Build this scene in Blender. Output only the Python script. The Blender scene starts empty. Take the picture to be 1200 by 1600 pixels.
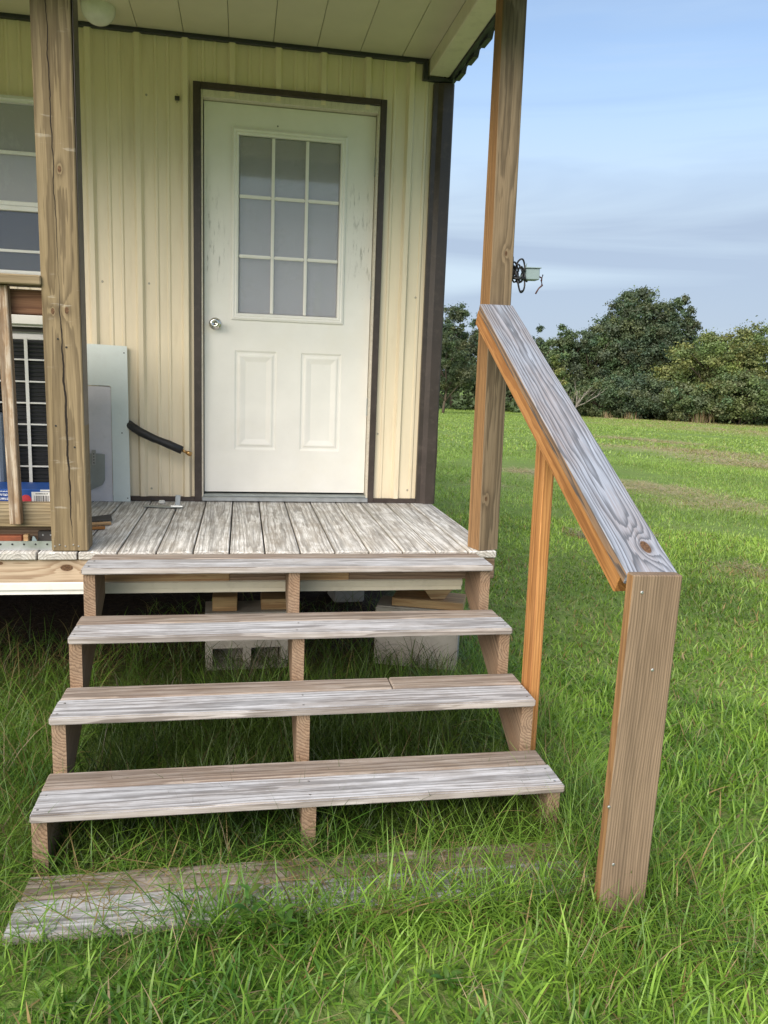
import bpy, bmesh, math, random
import numpy as np
from mathutils import Matrix, Vector
random.seed(11); rng = np.random.default_rng(5)
sc = bpy.context.scene; C = sc.collection

# ------------------------------------------------------------------ camera
CAM = Vector((0.20479, -4.53360, 0.75381))
Rv = Vector((0.98425, -0.17280, 0.03726)); Uv = Vector((-0.00615, 0.17720, 0.98415)); Fv = Vector((0.17666, 0.96889, -0.17335))
cam = bpy.data.objects.new('camera', bpy.data.cameras.new('camera')); C.objects.link(cam)
cam.matrix_world = Matrix(((Rv.x, Uv.x, -Fv.x, CAM.x), (Rv.y, Uv.y, -Fv.y, CAM.y), (Rv.z, Uv.z, -Fv.z, CAM.z), (0, 0, 0, 1)))
cam.data.sensor_fit = 'HORIZONTAL'; cam.data.sensor_width = 36; cam.data.lens = 36 * 1245.4 / 1200
cam.data.clip_start = 0.05; cam.data.clip_end = 3000
sc.camera = cam

# ------------------------------------------------------------------ light
SUN_DIR = Vector((-0.46, -0.62, 0.58)).normalized()          # towards the sun: low, left and behind the viewer
EXPOSURE = 0.88
sc.view_settings.view_transform = 'Standard'; sc.view_settings.look = 'None'
sc.view_settings.gamma = 1; sc.view_settings.exposure = EXPOSURE; sc.view_settings.use_curve_mapping = False
world = bpy.data.worlds.new('World'); sc.world = world; world.use_nodes = True
wn = world.node_tree.nodes; wl = world.node_tree.links; wn.clear()
sky = wn.new('ShaderNodeTexSky'); sky.sky_type = 'NISHITA'; sky.sun_disc = False
sky.sun_elevation = math.asin(SUN_DIR.z); sky.sun_rotation = math.atan2(SUN_DIR.x, SUN_DIR.y)
sky.air_density = 1.0; sky.dust_density = 0.6; sky.ozone_density = 1.6
tc = wn.new('ShaderNodeTexCoord')
mp = wn.new('ShaderNodeMapping'); mp.inputs['Scale'].default_value = (1.3, 1.3, 7.5); mp.inputs['Rotation'].default_value = (0.05, -0.06, 0.4); mp.inputs['Location'].default_value = (.9, 1.7, .1)
wl.new(tc.outputs['Generated'], mp.inputs['Vector'])
nz = wn.new('ShaderNodeTexNoise'); nz.inputs['Scale'].default_value = 1.25; nz.inputs['Detail'].default_value = 5; nz.inputs['Roughness'].default_value = 0.5; nz.inputs['Distortion'].default_value = .5
wl.new(mp.outputs['Vector'], nz.inputs['Vector'])
rp = wn.new('ShaderNodeValToRGB'); rp.color_ramp.elements[0].position = .36; rp.color_ramp.elements[0].color = (.0, .0, .0, 1); rp.color_ramp.elements[1].position = .68; rp.color_ramp.elements[1].color = (.8, .8, .8, 1)
wl.new(nz.outputs['Fac'], rp.inputs['Fac'])
nz2 = wn.new('ShaderNodeTexNoise'); nz2.inputs['Scale'].default_value = 1.0; nz2.inputs['Detail'].default_value = 6; nz2.inputs['Distortion'].default_value = .7
mp2 = wn.new('ShaderNodeMapping'); mp2.inputs['Scale'].default_value = (1.3, 1.3, 13); mp2.inputs['Location'].default_value = (3.4, .2, .6); mp2.inputs['Rotation'].default_value = (0.05, -.09, 0)
wl.new(tc.outputs['Generated'], mp2.inputs['Vector']); wl.new(mp2.outputs['Vector'], nz2.inputs['Vector'])
cr = wn.new('ShaderNodeValToRGB')
cr.color_ramp.elements[0].position = .42; cr.color_ramp.elements[0].color = (2.1, 2.55, 3.3, 1)
cr.color_ramp.elements[1].position = .60; cr.color_ramp.elements[1].color = (2.95, 3.55, 4.15, 1)
wl.new(nz2.outputs['Fac'], cr.inputs['Fac'])
mixc = wn.new('ShaderNodeMix'); mixc.data_type = 'RGBA'
sx_ = wn.new('ShaderNodeSeparateXYZ'); wl.new(tc.outputs['Generated'], sx_.inputs[0])
rz_ = wn.new('ShaderNodeValToRGB'); rz_.color_ramp.interpolation = 'EASE'      # a low bank of stratus that thins out overhead
rz_.color_ramp.elements[0].position = .16; rz_.color_ramp.elements[0].color = (.92, .92, .92, 1); rz_.color_ramp.elements[1].position = .36; rz_.color_ramp.elements[1].color = (.22, .22, .22, 1)
wl.new(sx_.outputs[2], rz_.inputs[0])
mxm = wn.new('ShaderNodeMath'); mxm.operation = 'MAXIMUM'; wl.new(rz_.outputs[0], mxm.inputs[0]); wl.new(rp.outputs['Color'], mxm.inputs[1]); wl.new(mxm.outputs[0], mixc.inputs[0])
wl.new(sky.outputs['Color'], mixc.inputs[6]); wl.new(cr.outputs['Color'], mixc.inputs[7])
bg = wn.new('ShaderNodeBackground'); bg.inputs['Strength'].default_value = 0.116
wl.new(mixc.outputs[2], bg.inputs['Color'])
wo = wn.new('ShaderNodeOutputWorld'); wl.new(bg.outputs[0], wo.inputs['Surface'])
sun = bpy.data.objects.new('sun', bpy.data.lights.new('sun', 'SUN')); C.objects.link(sun)
sun.data.energy = 3.2; sun.data.angle = math.radians(62); sun.data.color = (1.0, .90, .76)
sun.rotation_euler = (-SUN_DIR).to_track_quat('-Z', 'Y').to_euler(); sun.location = (-6, -8, 6)

# ------------------------------------------------------------------ node helpers
class NT:
    def __init__(s, name):
        s.m = bpy.data.materials.new(name); s.m.use_nodes = True; s.t = s.m.node_tree; s.t.nodes.clear()
        s.out = s.t.nodes.new('ShaderNodeOutputMaterial')
    def n(s, typ, ins=None, **kw):
        nd = s.t.nodes.new('ShaderNode' + typ)
        for k, v in kw.items(): setattr(nd, k, v)
        for k, v in (ins or {}).items(): s.put(nd.inputs[k], v)
        return nd
    def put(s, sock, v):
        if isinstance(v, bpy.types.NodeSocket): s.t.links.new(v, sock)
        else:
            if sock.type == 'RGBA' and len(v) == 3: v = (*v, 1)
            sock.default_value = v
    def math(s, op, a, b=0.0, c=0.0, clamp=False):
        nd = s.t.nodes.new('ShaderNodeMath'); nd.operation = op; nd.use_clamp = clamp
        s.put(nd.inputs[0], a); s.put(nd.inputs[1], b); s.put(nd.inputs[2], c); return nd.outputs[0]
    def mix(s, f, a, b, blend='MIX'):
        nd = s.t.nodes.new('ShaderNodeMix'); nd.data_type = 'RGBA'; nd.blend_type = blend
        s.put(nd.inputs[0], f); s.put(nd.inputs[6], a); s.put(nd.inputs[7], b); return nd.outputs[2]
    def ramp(s, f, stops):
        nd = s.t.nodes.new('ShaderNodeValToRGB'); e = nd.color_ramp.elements
        while len(e) < len(stops): e.new(.5)
        for el, (p, c) in zip(e, stops):
            el.position = p; el.color = (c, c, c, 1) if isinstance(c, (int, float)) else (*c, 1)
        s.put(nd.inputs[0], f); return nd.outputs['Color']
    def noise(s, vec, scale, detail=3, rough=.5, dist=0):
        return s.n('TexNoise', {'Vector': vec, 'Scale': scale, 'Detail': detail, 'Roughness': rough, 'Distortion': dist}).outputs['Fac']
    def scl(s, vec, sc_, loc=(0, 0, 0)):
        return s.n('Mapping', {'Vector': vec, 'Scale': sc_, 'Location': loc}).outputs['Vector']
    def bsdf(s, color, rough=.6, metal=0.0, bump=None, bstr=.3, bdist=.002, spec=.5, extra=None):
        b = s.n('BsdfPrincipled', {'Base Color': color, 'Roughness': rough, 'Metallic': metal, 'Specular IOR Level': spec})
        for k, v in (extra or {}).items(): s.put(b.inputs[k], v)
        if bump is not None:
            bn = s.n('Bump', {'Height': bump, 'Strength': bstr, 'Distance': bdist}); s.t.links.new(bn.outputs[0], b.inputs['Normal'])
        s.t.links.new(b.outputs[0], s.out.inputs['Surface']); return s.m

def wood(name, light, dark, freq=95, z0=.06, tilt=.03, grey=None, greyamt=.5, white=0.0, fresh=None, knots=(), cracks=(), rough=.8, ringc=.75, wcol=(.62, .61, .62), scr=0.0, bstr=.35, y0=0.0, gdark=.45):
    """Solid wood: rings round a pith that drifts along local X; knots swirl the rings; weather greys the faces."""
    s = NT(name)
    t = s.n('TexCoord'); O = t.outputs['Object']; rnd = s.n('ObjectInfo').outputs['Random']
    r2 = s.math('FRACT', s.math('MULTIPLY', rnd, 37.7)); r3 = s.math('FRACT', s.math('MULTIPLY', rnd, 91.3))
    xyz = s.n('SeparateXYZ', {0: O}).outputs
    shift = s.n('CombineXYZ', {0: s.math('MULTIPLY', rnd, 19.0), 1: s.math('MULTIPLY', r2, 7.0), 2: 0.0}).outputs[0]
    P = s.n('VectorMath', {0: O, 1: shift}, operation='ADD').outputs[0]
    w1 = s.noise(s.scl(P, (1.1, 5, 5)), 1.0, 2); w2 = s.noise(s.scl(P, (3.2, 22, 22)), 1.0, 2)
    yy = s.math('ADD', xyz[1], s.math('MULTIPLY', s.math('SUBTRACT', r2, .5), .06))
    yy = s.math('ADD', s.math('ADD', yy, y0), s.math('MULTIPLY', s.math('SUBTRACT', w1, .5), .05))
    tl = s.math('MULTIPLY', s.math('SUBTRACT', r3, .5), 2 * tilt)
    zz = s.math('ADD', s.math('ADD', xyz[2], z0), s.math('MULTIPLY', xyz[0], tl))
    zz = s.math('ADD', zz, s.math('MULTIPLY', s.math('SUBTRACT', w2, .5), .012))
    r = s.math('SQRT', s.math('ADD', s.math('MULTIPLY', yy, yy), s.math('MULTIPLY', zz, zz)))
    kmask = None
    for (kx, ky, ks) in knots:
        dx = s.math('MULTIPLY', s.math('SUBTRACT', xyz[0], kx), .55); dy = s.math('SUBTRACT', xyz[1], ky)
        d2 = s.math('ADD', s.math('MULTIPLY', dx, dx), s.math('MULTIPLY', dy, dy))
        g = s.math('DIVIDE', 1.0, s.math('ADD', 1.0, s.math('DIVIDE', d2, ks * ks * 1.8)))
        r = s.math('ADD', r, s.math('MULTIPLY', g, ks * 1.7))
        kd = s.math('SUBTRACT', 1.0, s.math('DIVIDE', s.math('SQRT', d2), ks * .62), clamp=True)
        kmask = kd if kmask is None else s.math('MAXIMUM', kmask, kd)
    irr = s.math('ADD', s.math('MULTIPLY', s.noise(s.scl(P, (.9, 28, 28)), 1.0, 3, .6), 2.2), s.math('MULTIPLY', s.noise(s.scl(P, (9, 90, 90)), 1.0, 2), .5))
    fr = s.math('FRACT', s.math('ADD', s.math('MULTIPLY', r, freq), irr))
    ring = s.ramp(fr, [(0, 0), (.35, .12), (.82, 1.0), (.94, .85), (1, 0)])
    fib = s.noise(s.scl(P, (7, 260, 260)), 1.0, 4, .6)
    blot = s.noise(s.scl(P, (2.2, 9, 9)), 1.0, 4, .6)
    col = s.mix(s.math('MULTIPLY', ring, ringc), light, dark)
    if grey is not None:
        gm = s.ramp(s.math('ADD', blot, s.math('MULTIPLY', s.math('SUBTRACT', fib, .5), .5)), [(.30, min(1, greyamt * .4)), (.62, min(1, greyamt * 1.3))])
        gcol = s.mix(s.math('MULTIPLY', ring, .75), grey, tuple(c * gdark for c in grey))
        if fresh is not None:      # weather sits on the local +Z face, the other faces stay fresher
            nz_ = s.n('SeparateXYZ', {0: t.outputs['Normal']}).outputs[2]
            nx_ = s.n('SeparateXYZ', {0: t.outputs['Normal']}).outputs[0]
            gm = s.math('MULTIPLY', gm, s.ramp(s.math('MAXIMUM', nz_, s.math('ABSOLUTE', nx_)), [(.2, fresh), (.6, 1.0)]))
        col = s.mix(gm, col, gcol)
    if white > 0:
        wf = s.noise(s.scl(P, (7, 15, 15)), 1.0, 7, .72, .3)
        wm = s.math('MULTIPLY', s.ramp(s.math('ADD', wf, s.math('MULTIPLY', s.math('SUBTRACT', fib, .5), .55)), [(.42, 0.0), (.58, 1.0)]), white)
        nz_ = s.n('SeparateXYZ', {0: t.outputs['Normal']}).outputs[2]
        wm = s.math('MULTIPLY', wm, s.ramp(nz_, [(.3, .25), (.7, 1.0)]))
        wm = s.math('MULTIPLY', wm, s.math('SUBTRACT', 1.0, s.math('MULTIPLY', ring, .85)))
        col = s.mix(wm, col, wcol)
    if scr > 0:                    # pale rubbed marks across the face
        sf = s.noise(s.scl(P, (55, 9, 9)), 1.0, 3, .6); sp = s.noise(s.scl(P, (3, 5, 5), (3, 1, 0)), 1.0, 2)
        sm = s.math('MULTIPLY', s.ramp(sf, [(.62, 0), (.70, scr)]), s.ramp(sp, [(.48, 0), (.6, 1)]))
        col = s.mix(sm, col, (.55, .50, .42))
    col = s.mix(s.math('MULTIPLY', s.math('SUBTRACT', fib, .35), .75), col, (.05, .035, .02), 'MULTIPLY') if False else s.mix(.55, col, s.ramp(fib, [(.25, .55), (.7, 1.25)]), 'MULTIPLY')
    stk = s.noise(s.scl(P, (.8, 38, 38)), 1.0, 4, .7); col = s.mix(.7, col, s.ramp(stk, [(.28, .58), (.5, 1.0), (.75, 1.25)]), 'MULTIPLY')
    col = s.mix(.5, col, s.ramp(blot, [(.25, .72), (.75, 1.2)]), 'MULTIPLY')
    h = s.math('SUBTRACT', s.math('MULTIPLY', fib, .8), s.math('MULTIPLY', ring, -.5))
    if kmask is not None:
        km = s.ramp(kmask, [(.02, 0), (.18, 1)]); kr = s.ramp(s.noise(P, 160, 2), [(.3, 0), (.7, 1)])
        col = s.mix(km, col, s.mix(kr, (.06, .032, .018), (.17, .095, .05)))
    for (x0_, y0_, x1_, y1_, wd) in cracks:    # long drying checks
        u = s.math('DIVIDE', s.math('SUBTRACT', xyz[0], x0_), x1_ - x0_)
        cy = s.math('ADD', s.math('MULTIPLY', u, y1_ - y0_), y0_)
        cy = s.math('ADD', cy, s.math('MULTIPLY', s.math('SUBTRACT', s.noise(s.scl(O, (9, 0, 0)), 1.0, 3), .5), .022))
        d = s.math('ABSOLUTE', s.math('SUBTRACT', xyz[1], cy))
        ww = s.math('MULTIPLY', wd, s.math('MULTIPLY', s.math('MULTIPLY', u, s.math('SUBTRACT', 1.0, u)), 4.0))
        ww = s.math('MULTIPLY', ww, s.math('ADD', .4, s.math('MULTIPLY', s.noise(s.scl(O, (14, 0, 0)), 1.0, 2), 1.2)))
        cm = s.math('SUBTRACT', 1.0, s.math('DIVIDE', d, s.math('MAXIMUM', ww, .00001)), clamp=True)
        cm = s.ramp(cm, [(0, 0), (.25, 1)]); nzf = s.n('SeparateXYZ', {0: t.outputs['Normal']}).outputs[2]
        cm = s.math('MULTIPLY', cm, s.ramp(nzf, [(.4, 0), (.6, 1)]))
        col = s.mix(cm, col, (.018, .013, .01)); h = s.math('SUBTRACT', h, s.math('MULTIPLY', cm, 3.0))
    return s.bsdf(col, rough, bump=h, bstr=bstr, bdist=.0015, spec=.25)

def plain(name, col, rough=.5, metal=0, var=.25, scale=8, spec=.5, bump=0.0, dirt=None, dirtamt=.4, sc3=(1, 1, 1)):
    s = NT(name); O = s.n('TexCoord').outputs['Object']; P = s.scl(O, sc3)
    nA = s.noise(P, scale, 5, .6)
    c = s.mix(1.0, col, s.ramp(nA, [(.25, 1 - var), (.75, 1 + var * .5)]), 'MULTIPLY')
    if dirt is not None:
        nB = s.noise(s.scl(O, tuple(x * 1.0 for x in sc3), (3, 7, 1)), scale * 2.3, 6, .7)
        c = s.mix(s.math('MULTIPLY', s.ramp(nB, [(.52, 0), (.72, 1)]), dirtamt), c, dirt)
    rr = s.ramp(nA, [(.2, max(0, rough - .08)), (.8, min(1, rough + .1))])
    return s.bsdf(c, rr, metal, bump=(s.noise(P, scale * 12, 3) if bump else None), bstr=bump, bdist=.002, spec=spec)

M = {}
M['deck'] = wood('deck_wood', (.48, .42, .34), (.30, .25, .19), freq=85, z0=.05, tilt=.02, grey=(.53, .51, .475), greyamt=1.0, white=.6, fresh=.5, wcol=(.86, .86, .85))
M['tread'] = wood('tread_wood', (.40, .34, .295), (.14, .105, .085), freq=62, z0=.026, tilt=.020, grey=(.455, .455, .47), greyamt=1.15, white=.55, gdark=.36, fresh=.35, wcol=(.66, .67, .705))
M['tread_back'] = wood('tread_back_wood', (.33, .25, .195), (.15, .10, .075), freq=66, z0=.03, tilt=.020, grey=(.31, .262, .215), greyamt=.6, white=.16, fresh=.5)
M['stringer'] = wood('stringer_wood', (.36, .225, .14), (.16, .088, .05), freq=110, z0=.03, tilt=.015, grey=(.30, .235, .17), greyamt=.45)
M['post'] = wood('post_wood', (.27, .20, .105), (.125, .085, .044), freq=75, z0=.045, tilt=.008, grey=(.245, .188, .118), greyamt=.5, scr=.35,
                 knots=((.24, -.012, .012), (-.27, .030, .012), (-.265, -.020, .013)), cracks=((1.15, .018, -.25, .004, .0022), (-.15, .005, -1.19, -.012, .0046)))
M['post2'] = wood('post_twisted_wood', (.34, .185, .075), (.19, .095, .042), freq=90, z0=.035, tilt=.010, grey=(.23, .172, .11), greyamt=2.2, fresh=.10, gdark=.38,
                  knots=((-.97, .005, .010), (.05, -.02, .010), (1.05, .01, .014)))
M['cap'] = wood('rail_cap_wood', (.36, .20, .085), (.10, .085, .08), freq=120, z0=.024, tilt=.018, grey=(.285, .315, .375), greyamt=1.6, fresh=.15, white=.08, wcol=(.45, .48, .55),
                knots=((.70, .022, .024),), ringc=.95, gdark=.22)
M['orange'] = wood('fresh_orange_wood', (.56, .245, .066), (.31, .115, .03), freq=90, z0=.05, tilt=.012, grey=(.45, .30, .17), greyamt=.22)
M['endpost'] = wood('end_post_wood', (.40, .215, .09), (.24, .12, .05), freq=135, z0=.03, y0=.16, tilt=.006, grey=(.265, .190, .128), greyamt=2.4, fresh=.10, gdark=.5)
M['endpost_side'] = M['endpost']
M['rail'] = wood('railing_wood', (.27, .195, .10), (.15, .10, .05), freq=80, z0=.03, grey=(.34, .28, .19), greyamt=.6)
M['railbrown'] = wood('railing_brown_wood', (.20, .105, .06), (.11, .05, .03), freq=80, z0=.03)
M['baluster'] = wood('baluster_wood', (.36, .22, .12), (.19, .105, .055), freq=90, z0=.03, grey=(.36, .28, .2), greyamt=.5, white=.55, wcol=(.6, .55, .47))
M['rim'] = wood('rim_wood', (.56, .43, .30), (.34, .21, .12), freq=55, z0=.04, tilt=.02, knots=((1.506, .014, .024), (1.256, .034, .012)), grey=(.42, .35, .27), greyamt=.3)
M['lumber'] = wood('new_lumber', (.56, .37, .19), (.36, .19, .085), freq=90, z0=.03)
M['cream'] = plain('cream_steel', (.79, .685, .50), .38, 0, .10, 3.0, .5, dirt=(.55, .43, .26), dirtamt=.28, sc3=(4, 4, .5))
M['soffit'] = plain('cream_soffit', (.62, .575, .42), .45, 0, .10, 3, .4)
M['beamcream'] = plain('cream_beam', (.70, .645, .50), .5, 0, .10, 5, .4, dirt=(.3, .25, .18), dirtamt=.25)
M['brown'] = plain('brown_trim', (.050, .036, .030), .42, 0, .25, 9, .5, dirt=(.14, .11, .09), dirtamt=.35)
M['navy'] = plain('dark_trim', (.030, .032, .038), .45, 0, .2, 9)
M['door'] = None
def door_mat():
    s = NT('door_paint'); O = s.n('TexCoord').outputs['Object']; xyz = s.n('SeparateXYZ', {0: O}).outputs
    n1 = s.noise(O, 5, 5, .6); c = s.mix(1.0, (.82, .80, .745), s.ramp(n1, [(.25, .93), (.75, 1.03)]), 'MULTIPLY')
    # scuffs: thin upright smears in patches beside the glass
    sm = s.noise(s.scl(O, (60, 60, 9)), 1.0, 5, .7); pat = s.noise(s.scl(O, (3.0, 3, 1.7), (1.3, 0, .4)), 1.0, 2)
    side = s.ramp(s.math('ABSOLUTE', s.math('SUBTRACT', xyz[0], .457)), [(.30, 0), (.36, 1)])
    hgt = s.math('MULTIPLY', s.ramp(xyz[2], [(.28, 0), (.40, 1)]), s.ramp(xyz[2], [(.62, 1), (.75, 0)]))
    hz = s.math('DIVIDE', xyz[2], 2.1)
    hgt = s.math('MULTIPLY', s.ramp(hz, [(.55, 0), (.63, 1)]), s.ramp(hz, [(.80, 1), (.86, 0)]))
    f = s.math('MULTIPLY', s.math('MULTIPLY', s.ramp(sm, [(.55, 0), (.68, 1)]), s.ramp(pat, [(.42, 0), (.55, 1)])), s.math('MULTIPLY', side, hgt))
    c = s.mix(s.math('MULTIPLY', f, .75), c, (.22, .21, .18))
    fine = s.noise(O, 55, 4, .7); c = s.mix(s.ramp(fine, [(.70, 0), (.76, .35)]), c, (.35, .32, .27))
    low = s.noise(s.scl(O, (2, 2, 2)), 1.5, 5, .7); c = s.mix(s.math('MULTIPLY', s.ramp(low, [(.5, 0), (.8, .35)]), 1.0), c, (.76, .72, .60))
    return s.bsdf(c, .42, spec=.4, bump=s.noise(O, 140, 2), bstr=.06)
M['door'] = door_mat()
M['white'] = plain('white_vinyl', (.78, .77, .73), .4, 0, .08, 8, dirt=(.45, .4, .3), dirtamt=.25)
M['jamb'] = plain('jamb_paint', (.66, .60, .49), .5, 0, .12, 14, dirt=(.35, .25, .16), dirtamt=.5, sc3=(3, 3, .8))
M['acwhite'] = plain('ac_white', (.72, .72, .69), .45, 0, .08, 6, dirt=(.4, .36, .3), dirtamt=.3)
M['acdark'] = plain('ac_louvre', (.035, .036, .04), .5, 0, .2, 20)
M['mint'] = plain('pale_mint_board', (.70, .76, .73), .55, 0, .05, 7, dirt=(.5, .5, .45), dirtamt=.2)
M['lilac'] = plain('pale_lilac_board', (.70, .68, .71), .6, 0, .08, 14, dirt=(.5, .5, .5), dirtamt=.3)
M['galv'] = plain('galvanised_steel', (.50, .52, .53), .38, .85, .18, 18)
M['grey_metal'] = plain('grey_metal', (.38, .41, .40), .45, .6, .15, 12)
M['chrome'] = plain('satin_nickel', (.66, .64, .60), .22, 1.0, .08, 30)
M['rubber'] = plain('black_rubber', (.018, .018, .019), .55, 0, .3, 30, bump=.2)
M['brass'] = plain('brass', (.55, .33, .13), .3, 1.0, .2, 40)
M['darkmetal'] = plain('dark_sheet', (.07, .065, .062), .5, .4, .25, 12)
M['screw'] = plain('screw_head', (.42, .38, .30), .4, .3, .2, 60)
M['rust'] = plain('rusty_red', (.26, .075, .03), .8, 0, .35, 20)
M['teal'] = plain('grey_plastic_box', (.24, .31, .32), .45, 0, .1, 12)
M['wire'] = plain('black_wire', (.012, .012, .014), .4, 0, .1, 12)
M['redwire'] = plain('red_brown_wire', (.10, .035, .025), .5, 0, .2, 12)
M['globe'] = plain('globe_glass', (.72, .72, .66), .18, 0, .25, 9)
M['slate'] = plain('slate_plastic', (.22, .26, .32), .5, 0, .1, 6)
M['interior'] = plain('dark_interior', (.05, .045, .04), .9, 0, .2, 4)
M['curtain'] = plain('grey_curtain', (.78, .76, .78), .9, 0, .12, 2.0, sc3=(5, 1, .6))
M['block'] = plain('concrete_block', (.43, .395, .34), .95, 0, .22, 10, .2, bump=.6, dirt=(.25, .22, .18), dirtamt=.35)
M['nail'] = plain('nail_head', (.35, .34, .33), .4, .8, .2, 30)
M['hole'] = plain('dark_hole', (.02, .02, .02), .8, 0, .1, 10)
M['gutter'] = plain('gutter_metal', (.10, .12, .14), .3, .5, .2, 14)
M['bark'] = plain('bark', (.12, .095, .072), .95, 0, .4, 6, .1, bump=.6, sc3=(1, 1, .3))
M['deadwood'] = plain('dead_wood', (.30, .265, .23), .9, 0, .3, 5, .1)

def glass_mat(base=.38, dif=.66):
    s = NT('window_glass'); O = s.n('VectorMath', {0: s.n('TexCoord').outputs['Object'], 1: s.n('CombineXYZ', {0: s.math('MULTIPLY', s.n('ObjectInfo').outputs['Random'], 31.0), 1: s.math('MULTIPLY', s.n('ObjectInfo').outputs['Random'], 57.0), 2: 0.0}).outputs[0]}, operation='ADD').outputs[0]
    n1 = s.noise(O, 9, 6, .7); n2 = s.noise(s.scl(O, (40, 40, 14)), 1.0, 4, .6)
    lw = s.n('LayerWeight', {'Blend': .25}).outputs['Fresnel']
    tr = s.n('BsdfTransparent', {0: (.86, .87, .88)}); gl = s.n('BsdfGlossy', {0: (1, 1, 1), 'Roughness': .06}); df = s.n('BsdfDiffuse', {0: (dif, dif * .98, dif)})
    m1 = s.n('MixShader', {0: s.math('ADD', s.math('MULTIPLY', lw, .7), .06), 1: tr.outputs[0], 2: gl.outputs[0]})
    dirt = s.math('ADD', base, s.math('MULTIPLY', s.ramp(s.math('ADD', n1, s.math('MULTIPLY', s.math('SUBTRACT', n2, .5), .5)), [(.55, 0), (.85, 1)]), .14))
    m2 = s.n('MixShader', {0: dirt, 1: m1.outputs[0], 2: df.outputs[0]})
    s.t.links.new(m2.outputs[0], s.out.inputs['Surface']); return s.m
M['glass'] = glass_mat(.22, .62); M['glass_up'] = glass_mat(.50, .60); M['glass_low'] = glass_mat(.12, .30)

def leafmat(name, attr='Col', trans=.35, rough=.55):
    s = NT(name); a = s.n('Attribute', attribute_name=attr).outputs['Color']
    d = s.n('BsdfPrincipled', {'Base Color': a, 'Roughness': rough, 'Specular IOR Level': .45})
    tcol = s.mix(1.0, a, (1.15, 1.15, .55), 'MULTIPLY'); t = s.n('BsdfTranslucent', {0: tcol})
    mx = s.n('MixShader', {0: trans, 1: d.outputs[0], 2: t.outputs[0]}); s.t.links.new(mx.outputs[0], s.out.inputs['Surface']); return s.m
M['grass'] = leafmat('grass_blades', trans=.32, rough=.4)
M['leaf'] = leafmat('tree_leaves', trans=.30, rough=.6)

def ground_mat():
    s = NT('field_ground'); O = s.n('TexCoord').outputs['Object']; a = s.n('Attribute', attribute_name='thatch').outputs['Fac']
    soil = s.n('Attribute', attribute_name='soil').outputs['Fac']
    n1 = s.noise(O, .35, 4, .6); n2 = s.noise(O, 3.0, 5, .65); n3 = s.noise(s.scl(O, (1, 1, 1)), 28, 4, .7)
    c = s.mix(s.ramp(n1, [(.3, 0), (.7, 1)]), (.13, .22, .045), (.18, .28, .065))
    c = s.mix(s.ramp(n2, [(.3, 0), (.75, 1)]), c, (.21, .27, .085))
    c = s.mix(1.0, c, s.ramp(n3, [(.25, .6), (.75, 1.25)]), 'MULTIPLY')
    th = s.mix(s.ramp(n2, [(.3, 0), (.7, 1)]), (.36, .29, .15), (.46, .39, .24))
    tm = s.math('MULTIPLY', a, s.ramp(s.math('ADD', n3, s.math('MULTIPLY', s.math('SUBTRACT', n2, .5), .8)), [(.32, 0), (.55, 1)]))
    c = s.mix(tm, c, th)
    so = s.mix(s.ramp(n3, [(.3, 0), (.7, 1)]), (.030, .020, .013), (.075, .05, .032))
    c = s.mix(soil, c, so)
    return s.bsdf(c, .95, bump=s.math('ADD', n3, n2), bstr=.6, bdist=.04, spec=.1)
M['ground'] = ground_mat()

# ------------------------------------------------------------------ object helpers
def tag(o, label=None, cat=None, group=None, kind=None):
    if label: o['label'] = label
    if cat: o['category'] = cat
    if group: o['group'] = group
    if kind: o['kind'] = kind
    return o
def thing(name, label, cat, loc=(0, 0, 0), group=None):
    o = bpy.data.objects.new(name, None); o.location = loc; o.empty_display_size = .1; C.objects.link(o)
    return tag(o, label, cat, group)
ROOT = {}
def wloc(o):
    v = Vector(o.location)
    return v if o.parent is None else ROOT.get(o.name, v)
def link(o, parent=None):
    C.objects.link(o)
    mw = o.matrix_basis.copy(); ROOT[o.name] = mw.translation.copy()
    if parent is not None:
        o.parent = parent
        pm = ROOTM.get(parent.name)
        if pm is None: pm = Matrix.Translation(parent.location)
        o.matrix_parent_inverse = pm.inverted()
    ROOTM[o.name] = mw
    return o
ROOTM = {}
MESH = {}
def boxmesh(L, W, T, bev=.003, seg=1):
    k = (round(L, 4), round(W, 4), round(T, 4), bev, seg)
    if k in MESH: return MESH[k]
    bm = bmesh.new(); bmesh.ops.create_cube(bm, size=1); bmesh.ops.scale(bm, vec=(L, W, T), verts=bm.verts)
    if bev: bmesh.ops.bevel(bm, geom=list(bm.edges), offset=min(bev, min(L, W, T) * .4), segments=seg, affect='EDGES')
    me = bpy.data.meshes.new('box'); bm.to_mesh(me); bm.free(); MESH[k] = me; return me
def frame(x, z=None, y=None):
    """matrix with local X along x; local Z (face) close to z"""
    x = Vector(x).normalized(); z = Vector(z); y = z.cross(x).normalized(); z = x.cross(y)
    return Matrix((x, y, z)).transposed().to_4x4()
def setmat(me, mat):
    if not me.materials: me.materials.append(mat); return me
    if me.materials[0] != mat:
        me = me.copy(); me.materials.clear(); me.materials.append(mat)
    return me
MM = {}
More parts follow.
